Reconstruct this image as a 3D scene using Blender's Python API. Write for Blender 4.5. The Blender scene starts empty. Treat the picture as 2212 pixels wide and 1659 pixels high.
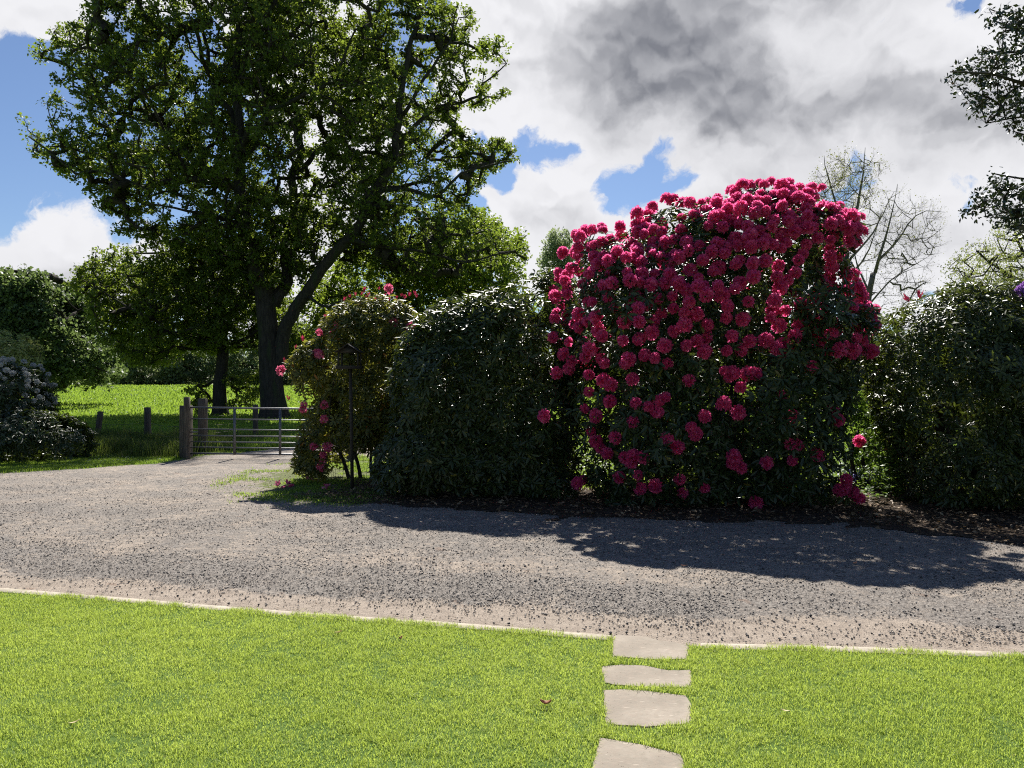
import bpy, math, numpy as np
from mathutils import Vector, Matrix
rng = np.random.default_rng(7)
R = math.radians
C = bpy.context.scene.collection
scene = bpy.context.scene

# ---------------------------------------------------------------- camera, sky, sun, exposure
EYE = 1.7; F = 1671.0; CX = 1106.0; CY = 829.5
def P(x, y, D):
    """a point seen at (x, y) of the 2212 px wide photograph, standing D metres away"""
    return np.array([(x-CX)/F*D, D, EYE-(y-CY)/F*D])
def G(x, y, z=0.0):
    D = (EYE-z)*F/(y-CY)
    return np.array([(x-CX)/F*D, D])
cam_d = bpy.data.cameras.new('camera'); cam = bpy.data.objects.new('camera', cam_d); C.objects.link(cam)
cam.location = (0, 0, EYE); cam.rotation_euler = (R(90), 0, 0)
cam_d.sensor_width = 36; cam_d.lens = F/2212*36; cam_d.clip_end = 3000; cam_d.clip_start = .05
scene.camera = cam
SUN_EL = 48.5; SUN_AZ = 1        # azimuth from +Y towards +X
vs = scene.view_settings
vs.view_transform = 'Standard'; vs.look = 'None'; vs.exposure = 0.92; vs.gamma = 1
scene.cycles.filter_width = 1.1; scene.cycles.use_denoising = False; scene.cycles.denoising_prefilter = 'ACCURATE'; scene.cycles.max_bounces = 6; scene.cycles.diffuse_bounces = 3; scene.cycles.glossy_bounces = 2
scene.cycles.transmission_bounces = 4; scene.cycles.transparent_max_bounces = 8
sun_d = bpy.data.lights.new('sun', 'SUN'); sun_d.energy = 5.0; sun_d.angle = R(.53); sun_d.color = (1, .955, .88)
sun = bpy.data.objects.new('sun', sun_d); C.objects.link(sun)
sd = Vector((math.sin(R(SUN_AZ))*math.cos(R(SUN_EL)), math.cos(R(SUN_AZ))*math.cos(R(SUN_EL)), math.sin(R(SUN_EL))))
sun.rotation_euler = sd.to_track_quat('Z', 'Y').to_euler()

class NT:
    def __init__(s, tree): s.t = tree; s.n = tree.nodes; s.l = tree.links
    def new(s, typ, **kw):
        n = s.n.new(typ)
        for k, v in kw.items(): setattr(n, k, v)
        return n
    def put(s, sock, v):
        if hasattr(v, 'is_output'): s.l.new(v, sock)
        else: sock.default_value = v
    def m(s, op, a, b=None, c=None, clamp=False):
        n = s.new('ShaderNodeMath', operation=op); n.use_clamp = clamp
        s.put(n.inputs[0], a)
        if b is not None: s.put(n.inputs[1], b)
        if c is not None: s.put(n.inputs[2], c)
        return n.outputs[0]
    def v(s, op, a, b=None, scale=None):
        n = s.new('ShaderNodeVectorMath', operation=op); s.put(n.inputs[0], a)
        if b is not None: s.put(n.inputs[1], b)
        if scale is not None: s.put(n.inputs['Scale'], scale)
        return n.outputs['Value' if op in ('LENGTH', 'DOT_PRODUCT') else 'Vector']
    def noise(s, vec, scale, detail=4, rough=.5, out=0):
        n = s.new('ShaderNodeTexNoise'); s.put(n.inputs['Vector'], vec); n.inputs['Scale'].default_value = scale
        n.inputs['Detail'].default_value = detail; n.inputs['Roughness'].default_value = rough
        return n.outputs[out]
    def smooth(s, x, a, b, lo=0., hi=1.):
        n = s.new('ShaderNodeMapRange', interpolation_type='SMOOTHSTEP'); s.put(n.inputs[0], x)
        n.inputs[1].default_value = a; n.inputs[2].default_value = b; n.inputs[3].default_value = lo; n.inputs[4].default_value = hi
        return n.outputs[0]
    def mix(s, f, a, b, blend='MIX'):
        n = s.new('ShaderNodeMix', data_type='RGBA', blend_type=blend); s.put(n.inputs[0], f)
        s.put(n.inputs[6], a if hasattr(a, 'is_output') else (*a, 1)); s.put(n.inputs[7], b if hasattr(b, 'is_output') else (*b, 1))
        return n.outputs[2]

world = bpy.data.worlds.new('World'); scene.world = world; world.use_nodes = True
def make_world():
    k = NT(world.node_tree); k.n.clear()
    out = k.new('ShaderNodeOutputWorld'); bg = k.new('ShaderNodeBackground'); bg.inputs[1].default_value = .1
    sky = k.new('ShaderNodeTexSky', sky_type='NISHITA', sun_disc=False)
    sky.sun_elevation = R(SUN_EL); sky.sun_rotation = R(SUN_AZ); sky.air_density = 1.0; sky.dust_density = .35; sky.ozone_density = 2.5
    tc = k.new('ShaderNodeTexCoord').outputs['Generated']
    d = k.v('NORMALIZE', tc)
    sp = k.new('ShaderNodeSeparateXYZ'); k.put(sp.inputs[0], d)
    az = k.m('ARCTAN2', sp.outputs[0], sp.outputs[1]); el = k.m('ARCSINE', sp.outputs[2])
    cb = k.new('ShaderNodeCombineXYZ'); k.put(cb.inputs[0], az); k.put(cb.inputs[1], el)
    ae = cb.outputs[0]
    w1 = k.v('SUBTRACT', k.noise(ae, 5, 5, .55, out=1), (.5, .5, .5))
    w2 = k.v('SUBTRACT', k.noise(ae, 20, 6, .6, out=1), (.5, .5, .5))
    p = k.v('ADD', ae, k.v('ADD', k.v('SCALE', w1, scale=.13), k.v('SCALE', w2, scale=.035)))
    def ae_of(x, y):
        u, v = (x-CX)/F, (CY-y)/F
        return math.atan(u), math.atan(v/math.sqrt(1+u*u))
    def blob(x, y, rx, ry):
        a, e = ae_of(x, y)
        q = k.v('MULTIPLY', k.v('SUBTRACT', p, (a, e, 0)), (F/rx, F/ry, 0))
        return k.m('SUBTRACT', 1., k.v('LENGTH', q))
    def reach(b): return k.m('MULTIPLY', blob(*b), min(b[2], b[3])/F)
    clouds = [(1600, 140, 640, 480), (1240, 60, 270, 330), (1210, 470, 165, 125), (1700, 470, 330, 150), (2130, 300, 260, 290), (1980, 560, 260, 110),
              (1560, 560, 420, 110), (90, 565, 190, 85), (60, 10, 150, 60), (720, 260, 120, 330), (1320, 330, 120, 110), (500, 640, 190, 60), (2300, 60, 260, 120),
              (1060, 400, 40, 40), (560, -60, 240, 90)]
    holes = [(1185, 318, 62, 34), (1080, 385, 55, 62), (1368, 378, 44, 52), (1425, 418, 66, 26), (2080, 5, 95, 28), (1835, 395, 60, 26),
             (2085, 415, 62, 28), (2000, 600, 40, 26), (1160, 560, 60, 36), (1030, 320, 40, 60)]
    f = None
    for b in clouds:
        q = reach(b); f = q if f is None else k.m('MAXIMUM', f, q)
    far = k.m('MULTIPLY', k.m('SUBTRACT', k.noise(d, 1.7, 5, .55), .66), .8)
    # the rest of the sky: scattered cloud away from the directions listed above
    away = k.smooth(k.m('ABSOLUTE', az), .65, .85); up = k.smooth(el, .48, .62)
    sel = k.m('MAXIMUM', away, up)
    f = k.m('ADD', k.m('MULTIPLY', f, k.m('SUBTRACT', 1., sel)), k.m('MULTIPLY', far, sel))
    for h in holes:
        f = k.m('MINIMUM', f, k.m('MULTIPLY', reach(h), -1.))
    fine = k.m('SUBTRACT', k.noise(p, 18, 9, .68), .5); bigf = k.m('SUBTRACT', k.noise(p, 7, 3, .5), .5)
    def puff(vec):
        a = None
        for sc_, w_ in ((6.5, .55), (15, .3), (34, .15)):
            n_ = k.new('ShaderNodeTexVoronoi', feature='F1', voronoi_dimensions='2D'); n_.inputs['Scale'].default_value = sc_; k.put(n_.inputs['Vector'], vec)
            q_ = k.m('MULTIPLY', n_.outputs['Distance'], -w_); a = q_ if a is None else k.m('ADD', a, q_)
        return a
    pf = puff(p); pf_up = puff(k.v('ADD', p, (0., .012, 0.))); relief = k.m('SUBTRACT', pf, pf_up)
    f = k.m('ADD', f, k.m('MULTIPLY', k.m('ADD', pf, .53), .08))
    f2 = k.m('ADD', f, k.m('ADD', k.m('MULTIPLY', fine, .055), k.m('MULTIPLY', bigf, .05)))
    mask = k.smooth(f2, -.006, .008)
    # cloud brightness: thick undersides are grey
    darks = [(1500, 150, 300, 230), (1730, 280, 330, 130), (1640, 30, 330, 140), (1950, 330, 260, 110), (1200, 490, 110, 42), (120, 575, 170, 30), (1540, 480, 200, 40), (2020, 480, 150, 50)]
    g = None
    wt = [1, .85, .85, .62, .45, .4, .35, .45]
    for b, w in zip(darks, wt):
        q = k.m('MULTIPLY', k.smooth(blob(*b), -.25, .5), w); g = q if g is None else k.m('MAXIMUM', g, q)
    n1 = k.noise(p, 3.6, 5, .5); n2 = k.noise(p, 15, 6, .55)
    tex = k.m('ADD', k.m('MULTIPLY', k.m('SUBTRACT', n1, .5), .8), k.m('MULTIPLY', k.m('SUBTRACT', n2, .5), .32))
    g2 = k.m('ADD', k.m('MULTIPLY', g, .84), k.m('MULTIPLY', tex, .75))
    thick = k.smooth(f2, .0, .09)
    g2 = k.m('ADD', g2, k.m('MULTIPLY', relief, 1.5)); g3 = k.m('MULTIPLY', k.m('ADD', g2, .05), k.m('MULTIPLY_ADD', thick, .8, .2), clamp=True)
    ccol = k.mix(g3, (4.7, 4.7, 4.85), (1.15, 1.2, 1.38))
    skyc = k.mix(1., sky.outputs[0], (.42, .455, .525), 'MULTIPLY')
    col = k.mix(mask, skyc, ccol)
    # the sky behind the photographer is darker than the sky towards the sun
    k.put(bg.inputs[0], col); k.l.new(bg.outputs[0], out.inputs[0])
make_world()
world.cycles.sampling_method = 'MANUAL'; world.cycles.sample_map_resolution = 512

# ---------------------------------------------------------------- helpers
def hash3(i, j, k):
    h = (i*374761393 + j*668265263 + k*2147483647 + 12345) & 0xffffffff
    h = ((h ^ (h >> 13)) * 1274126177) & 0xffffffff
    return ((h ^ (h >> 16)) & 0xffff)/65535.
def vnoise(p):
    p = np.asarray(p, float); i = np.floor(p).astype(np.int64); f = p-i; f = f*f*(3-2*f); r = 0
    for a in (0, 1):
        for b in (0, 1):
            for c in (0, 1):
                w = (f[:, 0] if a else 1-f[:, 0])*(f[:, 1] if b else 1-f[:, 1])*(f[:, 2] if c else 1-f[:, 2])
                r = r+w*hash3(i[:, 0]+a, i[:, 1]+b, i[:, 2]+c)
    return r
def fbm(p, o=3):
    r = 0; a = .5; t = 0; p = np.asarray(p, float)
    for _ in range(o): r = r+a*vnoise(p); t += a; a *= .5; p = p*2.03+17.3
    return r/t
def norm(v): return v/np.maximum(np.linalg.norm(v, axis=-1, keepdims=True), 1e-9)
def tag(o, label=None, cat=None, group=None, kind=None):
    if label: o['label'] = label
    if cat: o['category'] = cat
    if group: o['group'] = group
    if kind: o['kind'] = kind
    return o
def empty(name, loc, rz=0):
    o = bpy.data.objects.new(name, None); o.empty_display_size = .2; C.objects.link(o); o.location = loc; o.rotation_euler = (0, 0, rz); return o
def make_mesh(name, V, Fs, mat, tint=None, smooth=False, vattrs=None):
    """V (n,3); Fs list of (m,k) index arrays; tint: one float per face"""
    V = np.asarray(V, np.float32); me = bpy.data.meshes.new(name)
    Fs = [np.asarray(f, np.int32) for f in Fs if len(f)]
    me.vertices.add(len(V)); me.vertices.foreach_set('co', V.ravel())
    loops = np.concatenate([f.ravel() for f in Fs]); sizes = np.concatenate([np.full(len(f), f.shape[1], np.int32) for f in Fs])
    starts = np.concatenate([[0], np.cumsum(sizes)[:-1]]).astype(np.int32)
    me.loops.add(len(loops)); me.loops.foreach_set('vertex_index', loops)
    me.polygons.add(len(sizes)); me.polygons.foreach_set('loop_start', starts); me.polygons.foreach_set('loop_total', sizes)
    me.update(calc_edges=True)
    if smooth: me.polygons.foreach_set('use_smooth', np.ones(len(sizes), bool))
    if tint is not None:
        a = me.attributes.new('tint', 'FLOAT', 'FACE'); a.data.foreach_set('value', np.asarray(tint, np.float32))
    for k_, v_ in (vattrs or {}).items():
        a = me.attributes.new(k_, 'FLOAT', 'POINT'); a.data.foreach_set('value', np.asarray(v_, np.float32))
    if mat: me.materials.append(mat)
    return me
def link(name, me, parent=None, loc=(0, 0, 0)):
    o = bpy.data.objects.new(name, me); C.objects.link(o); o.location = loc
    if parent: o.parent = parent
    return o
class MB:
    """collects shapes, builds ONE mesh"""
    def __init__(s): s.v = []; s.f4 = []; s.f3 = []; s.n = 0
    def add(s, V, f4=(), f3=()):
        V = np.asarray(V, float)
        if len(f4): s.f4.append(np.asarray(f4)+s.n)
        if len(f3): s.f3.append(np.asarray(f3)+s.n)
        s.v.append(V); s.n += len(V)
    def box(s, lo, hi, rot=None, at=(0, 0, 0)):
        x0, y0, z0 = lo; x1, y1, z1 = hi
        V = np.array([(x0, y0, z0), (x1, y0, z0), (x1, y1, z0), (x0, y1, z0), (x0, y0, z1), (x1, y0, z1), (x1, y1, z1), (x0, y1, z1)], float)
        if rot is not None: V = V@np.array(rot).T
        s.add(V+np.array(at), [(0, 3, 2, 1), (4, 5, 6, 7), (0, 1, 5, 4), (1, 2, 6, 5), (2, 3, 7, 6), (3, 0, 4, 7)])
    def tube(s, pts, rad, sides=8, wob=0.):
        pts = np.asarray(pts, float); n = len(pts); rad = np.broadcast_to(rad, n)
        t = norm(np.gradient(pts, axis=0)); up = np.array([0, 0, 1.]) if abs(t[0][2]) < .9 else np.array([1., 0, 0])
        rings = []; u = norm(np.cross(t[0], up))
        for i in range(n):
            u = norm(u-t[i]*np.dot(u, t[i])); w = np.cross(t[i], u)
            a = np.arange(sides)*2*np.pi/sides
            rr = rad[i]*np.ones(sides)
            if wob: rr = rr*(1+wob*(fbm(np.c_[np.cos(a)*1.7+pts[0][0]*3, np.sin(a)*1.7, np.full(sides, pts[i][2]*.45)], 2)-.5)*2)
            rings.append(pts[i]+(np.cos(a)[:, None]*u+np.sin(a)[:, None]*w)*rr[:, None])
        V = np.concatenate(rings+[pts[:1], pts[-1:]]); k = sides
        q = [(i*k+j, i*k+(j+1) % k, (i+1)*k+(j+1) % k, (i+1)*k+j) for i in range(n-1) for j in range(k)]
        a, b = n*k, n*k+1
        tr = [(a, (j+1) % k, j) for j in range(k)]+[(b, (n-1)*k+j, (n-1)*k+(j+1) % k) for j in range(k)]
        s.add(V, q, tr)
    def mesh(s, name, mat, smooth=False):
        return make_mesh(name, np.concatenate(s.v), [np.concatenate(x) for x in (s.f4, s.f3) if x], mat, smooth=smooth)
    def build(s, name, mat, parent=None, smooth=False):
        return link(name, s.mesh(name, mat, smooth), parent)
def spline(pts, n):
    pts = np.asarray(pts, float); k = len(pts)
    q = np.vstack([2*pts[0]-pts[1], pts, 2*pts[-1]-pts[-2]]); out = []
    for t in np.linspace(0, k-1, n):
        i = min(int(t), k-2); u = t-i; a, b, c, d = q[i:i+4]
        out.append(.5*((2*b)+(-a+c)*u+(2*a-5*b+4*c-d)*u*u+(-a+3*b-3*c+d)*u**3))
    return np.array(out)
def inside(p, poly):
    x, y = p[:, 0], p[:, 1]; r = np.zeros(len(p), bool); n = len(poly)
    for i in range(n):
        x0, y0 = poly[i]; x1, y1 = poly[(i+1) % n]
        c = (y0 > y) != (y1 > y)
        with np.errstate(divide='ignore', invalid='ignore'): xi = (x1-x0)*(y-y0)/(y1-y0)+x0
        r ^= c & (x < xi)
    return r
def edge_dist(p, poly, closed=True):
    best = np.full(len(p), 1e9); near = np.zeros((len(p), 2)); n = len(poly)
    for i in range(n if closed else n-1):
        a = np.array(poly[i], float); b = np.array(poly[(i+1) % n], float); ab = b-a
        t = np.clip(((p-a)@ab)/max(ab@ab, 1e-9), 0, 1); q = a+t[:, None]*ab; d = np.linalg.norm(p-q, axis=1)
        m = d < best; best[m] = d[m]; near[m] = q[m]
    return best, near
def volume(outline, D, T, Rr, n, shell=0., seed=1, rag=(0., 1.)):
    """n points in a rounded body whose front view is the outline; half-thickness up to T. returns points, outward normals"""
    g = np.random.default_rng(seed)
    poly = np.array([P(x, y, D)[[0, 2]] for x, y in outline]); lo, hi = poly.min(0), poly.max(0)
    pts = []; nr = []; tot = 0
    while tot < n:
        p = g.uniform(lo, hi, (n*2, 2)); p = p[inside(p, poly)]
        d, q = edge_dist(p, poly); s = 1-np.minimum(d/Rr, 1); t = T*np.sqrt(np.maximum(1-s*s, 0))
        nz = fbm(np.c_[p*rag[1], np.full(len(p), seed*1.3)], 3)
        keep = (g.random(len(p)) < (t/T*.85+.15)) & (d > rag[0]*(nz-.40)*4); p, q, s, t, nz = p[keep], q[keep], s[keep], t[keep], nz[keep]
        t = t*(.62+.75*nz); u = g.uniform(-1, 1, len(p))
        if shell: u = np.sign(u)*(1-(1-np.abs(u))**1*(1-shell)*g.random(len(p)))
        y = D+u*t
        out = norm(q-p); m = np.c_[out[:, 0]*s, u*np.sqrt(np.maximum(1-s*s, 0)), out[:, 1]*s]
        pj = np.c_[p[:, 0]*D/y, EYE+(p[:, 1]-EYE)*D/y]; ok = inside(pj, poly)   # the body tapers towards its front
        pts.append(np.c_[p[:, 0], y, p[:, 1]][ok]); nr.append(m[ok]); tot += int(ok.sum())
    return np.concatenate(pts)[:n], norm(np.concatenate(nr)[:n]+1e-6)
def rand_dirs(n, g=rng): return norm(g.normal(size=(n, 3)))
def kites(c, ax, nm, L, W, fold=0.):
    n = len(c); s = norm(np.cross(nm, ax)); L = np.broadcast_to(L, n)[:, None]; W = np.broadcast_to(W, n)[:, None]
    V = np.stack([c, c+ax*L*.45+s*W*.5+nm*fold*W, c+ax*L, c+ax*L*.45-s*W*.5+nm*fold*W], 1).reshape(-1, 3)
    return V, np.arange(n*4).reshape(n, 4)
def lances(c, ax, nm, L, W, fold=.12, droop=.12):
    """long folded leaf: six points, two halves"""
    n = len(c); s = norm(np.cross(nm, ax)); L = np.broadcast_to(L, n)[:, None]; W = np.broadcast_to(W, n)[:, None]
    m = [(0, 0, 0), (.32, .42, .5), (.72, .46, .2), (1., 0, -1.), (.32, -.42, .5), (.72, -.46, .2)]
    V = np.stack([c+ax*L*a+s*W*b+nm*(abs(b)*2*fold*W+(-droop*L*a*a)) for a, b, _ in m], 1).reshape(-1, 3)
    i = np.arange(n)[:, None]*6
    return V, np.concatenate([i+np.array([[0, 4, 5, 3]]), i+np.array([[0, 3, 2, 1]])], 1).reshape(-1, 4)
def frame(n):
    a = np.where(np.abs(n[:, 2:3]) < .9, np.array([[0, 0, 1.]]), np.array([[1., 0, 0]])); u = norm(np.cross(n, a)); return u, np.cross(n, u)
def terrain(x, y):
    x = np.asarray(x, float); y = np.asarray(y, float)
    t = np.clip((np.hypot(x*.35, y)-34)/(150-34), 0, 1); r = 1.25*t*t*(3-2*t)-.28*np.exp(-((y-42)/12.)**2)
    far = np.clip((y-32)/30, 0, 1)
    b = np.broadcast_to
    q = np.c_[(x*.05).ravel(), (y*.05).ravel(), np.zeros(x.size)]
    return r+far*.3*(fbm(q, 2).reshape(x.shape)-.5)
def tz(x, y): return float(terrain(np.array([x]), np.array([y]))[0])

# ---------------------------------------------------------------- materials
def mat_new(name):
    m = bpy.data.materials.new(name); m.use_nodes = True; k = NT(m.node_tree); k.n.clear()
    k.out = k.new('ShaderNodeOutputMaterial'); return m, k
def principled(k, col, rough=.6, spec=.5, bump=None, bstr=.3, bdist=.01, metal=0.):
    b = k.new('ShaderNodeBsdfPrincipled'); k.put(b.inputs['Base Color'], col if hasattr(col, 'is_output') else (*col, 1)); k.put(b.inputs['Roughness'], rough)
    b.inputs['Specular IOR Level'].default_value = spec; b.inputs['Metallic'].default_value = metal
    if bump is not None:
        n = k.new('ShaderNodeBump'); n.inputs['Strength'].default_value = bstr; n.inputs['Distance'].default_value = bdist
        k.put(n.inputs['Height'], bump); k.l.new(n.outputs[0], b.inputs['Normal'])
    return b
def leaf_mat(name, cols, trans, trans_amt=.45, rough=.45, spec=.4, old=None):
    """cols: three base colours picked by each leaf's own tint; trans: light coming through the blade"""
    m, k = mat_new(name); a = k.new('ShaderNodeAttribute', attribute_name='tint').outputs['Fac']
    r = k.new('ShaderNodeValToRGB'); k.put(r.inputs[0], a); e = r.color_ramp.elements
    e[0].color = (*cols[0], 1); e[1].color = (*cols[2], 1); e[1].position = .93; x = e.new(.5); x.color = (*cols[1], 1)
    if old: x = e.new(.985); x.color = (*old, 1)
    col = r.outputs[0]
    p = principled(k, col, rough, spec)
    t = k.new('ShaderNodeBsdfTranslucent'); k.put(t.inputs[0], k.mix(.6, col, trans))
    mx = k.new('ShaderNodeMixShader'); mx.inputs[0].default_value = trans_amt
    k.l.new(p.outputs[0], mx.inputs[1]); k.l.new(t.outputs[0], mx.inputs[2]); k.l.new(mx.outputs[0], k.out.inputs[0])
    return m
def simple_mat(name, c1, c2, scale=8, rough=.8, spec=.3, bstr=.4, bdist=.01, metal=0., stretch=(1, 1, 1), detail=6, extra=None):
    m, k = mat_new(name); tc = k.new('ShaderNodeTexCoord').outputs['Object']
    tc = k.v('MULTIPLY', tc, stretch)
    n = k.noise(tc, scale, detail, .6); f = k.smooth(n, .3, .7)
    col = k.mix(f, c1, c2)
    if extra:
        n2 = k.noise(tc, extra[1], 3, .5); col = k.mix(k.smooth(n2, extra[2], extra[2]+.1), col, extra[0])
    b = principled(k, col, rough, spec, n, bstr, bdist, metal); k.l.new(b.outputs[0], k.out.inputs[0]); return m
M = {}
M['oak_leaf'] = leaf_mat('oak_leaf', [(.032, .056, .013), (.060, .092, .017), (.12, .165, .028)], (.34, .45, .045), .45, .5, .3)
M['lime_leaf'] = leaf_mat('bright_tree_leaf', [(.06, .10, .014), (.09, .145, .02), (.13, .19, .03)], (.38, .50, .05), .48, .5, .3)
M['chestnut_leaf'] = leaf_mat('dark_tree_leaf', [(.05, .08, .032), (.075, .115, .045), (.12, .165, .065)], (.26, .36, .09), .4, .45, .35)
M['far_leaf'] = leaf_mat('far_tree_leaf_hazed', [(.10, .135, .06), (.135, .175, .08), (.17, .21, .10)], (.32, .40, .15), .42, .6, .2)  # distance haze is put into this paler leaf colour
M['willow_leaf'] = leaf_mat('pale_tree_leaf', [(.13, .16, .05), (.19, .22, .07), (.26, .29, .09)], (.42, .48, .10), .4, .5, .3)
M['bud_leaf'] = leaf_mat('spring_bud_leaf', [(.10, .12, .05), (.16, .18, .06), (.22, .22, .08)], (.35, .36, .10), .4, .5, .3)
M['rhodo_leaf'] = leaf_mat('rhododendron_leaf', [(.020, .034, .012), (.032, .050, .016), (.052, .072, .020)], (.22, .30, .03), .20, .38, .4, old=(.14, .11, .02))
M['rhodo_leaf_pale'] = leaf_mat('pale_rhododendron_leaf', [(.025, .038, .013), (.042, .060, .018), (.080, .10, .028)], (.24, .31, .03), .22, .36, .38, old=(.2, .17, .03))
M['rhodo_leaf_bronze'] = leaf_mat('yellowing_rhododendron_leaf', [(.04, .058, .016), (.08, .095, .02), (.19, .17, .03)], (.42, .42, .05), .40, .4, .4, old=(.30, .12, .02))
M['privet_leaf'] = leaf_mat('golden_bush_leaf_sunlit', [(.20, .24, .07), (.28, .32, .10), (.38, .41, .15)], (.5, .55, .15), .4, .5, .3)  # bush stands in oak shadow; sunlit brightness is put into its leaf colour
M['haze_leaf'] = leaf_mat('poplar_leaf_hazed', [(.15, .19, .09), (.19, .24, .12), (.24, .29, .15)], (.42, .5, .22), .45, .6, .2)  # haze over the lone far tree is mixed into its leaf colour
M['holly_leaf'] = leaf_mat('holly_leaf', [(.014, .026, .012), (.02, .035, .014), (.035, .05, .02)], (.08, .12, .02), .08, .28, .55)
M['grass'] = leaf_mat('lawn_grass_blade', [(.14, .22, .032), (.24, .325, .052), (.40, .46, .10)], (.72, .86, .14), .5, .5, .25, old=(.3, .26, .10))
M['meadow_grass'] = leaf_mat('meadow_grass_blade', [(.10, .175, .022), (.15, .25, .03), (.23, .31, .05)], (.46, .64, .07), .45, .55, .2, old=(.28, .25, .10))
M['rough_grass'] = leaf_mat('rough_grass_blade', [(.05, .085, .02), (.08, .12, .025), (.15, .17, .05)], (.22, .30, .04), .35, .6, .2, old=(.25, .2, .1))
M['herb'] = leaf_mat('woodland_herb_leaf', [(.05, .10, .02), (.08, .15, .03), (.12, .20, .04)], (.30, .45, .05), .42, .45, .3)
M['pink'] = leaf_mat('deep_pink_petal', [(.58, .040, .16), (.75, .085, .25), (.90, .22, .42)], (1., .20, .48), .60, .6, .15)
M['rose'] = leaf_mat('rose_pink_petal', [(.55, .05, .14), (.66, .12, .25), (.78, .30, .42)], (.90, .20, .35), .42, .6, .15)
M['bud'] = leaf_mat('crimson_flower_bud', [(.30, .02, .05), (.42, .03, .09), (.55, .07, .16)], (.75, .06, .15), .3, .5, .2)
M['white_petal'] = leaf_mat('white_petal', [(.34, .34, .33), (.44, .44, .42), (.55, .55, .52)], (.7, .7, .7), .35, .6, .15)
M['purple_petal'] = leaf_mat('purple_petal', [(.30, .14, .50), (.38, .18, .60), (.45, .25, .68)], (.6, .3, .8), .35, .6, .15)
M['blue_petal'] = leaf_mat('bluebell_petal', [(.16, .15, .45), (.22, .2, .55), (.28, .26, .62)], (.35, .32, .8), .35, .6, .15)
M['litter'] = leaf_mat('dead_leaf', [(.07, .045, .025), (.16, .10, .055), (.36, .26, .15)], (.3, .2, .1), .12, .6, .25)
M['dry_leaf'] = leaf_mat('fallen_brown_leaf', [(.30, .13, .06), (.38, .17, .09), (.45, .2, .1)], (.4, .2, .1), .15, .6, .3)
M['straw_leaf'] = leaf_mat('fallen_straw_leaf', [(.5, .42, .22), (.58, .48, .26), (.62, .52, .3)], (.6, .5, .25), .2, .6, .3)
M['bark'] = simple_mat('oak_bark', (.022, .019, .016), (.055, .048, .040), 5, .9, .2, .9, .05, stretch=(2.2, 2.2, .45), extra=((.035, .042, .022), 1.2, .55))
M['twig'] = simple_mat('twig_bark', (.025, .021, .017), (.05, .043, .034), 8, .9, .15)
M['pale_twig'] = simple_mat('pale_twig_bark', (.10, .088, .072), (.17, .15, .125), 8, .9, .15)
M['post'] = simple_mat('weathered_post_wood', (.055, .044, .034), (.13, .108, .085), 14, .85, .2, .6, .01, stretch=(3, 3, .3))
M['galv'] = simple_mat('galvanised_steel', (.11, .113, .12), (.20, .203, .215), 30, .5, .5, .1, .002, metal=.75)
M['wire'] = simple_mat('rusty_wire', (.05, .045, .04), (.10, .085, .07), 20, .6, .4, .1, .001, metal=.5)
M['birdwood'] = simple_mat('dark_stained_wood', (.022, .018, .014), (.05, .04, .03), 14, .75, .3, .4, .004, stretch=(1, 4, 4))
M['wool'] = simple_mat('wool', (.55, .52, .45), (.7, .67, .6), 12, .95, .1, .8, .03)
M['kerb'] = simple_mat('concrete_edging', (.30, .265, .21), (.42, .37, .30), 22, .9, .2, .4, .003, extra=((.30, .27, .20), 5, .60))

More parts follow.
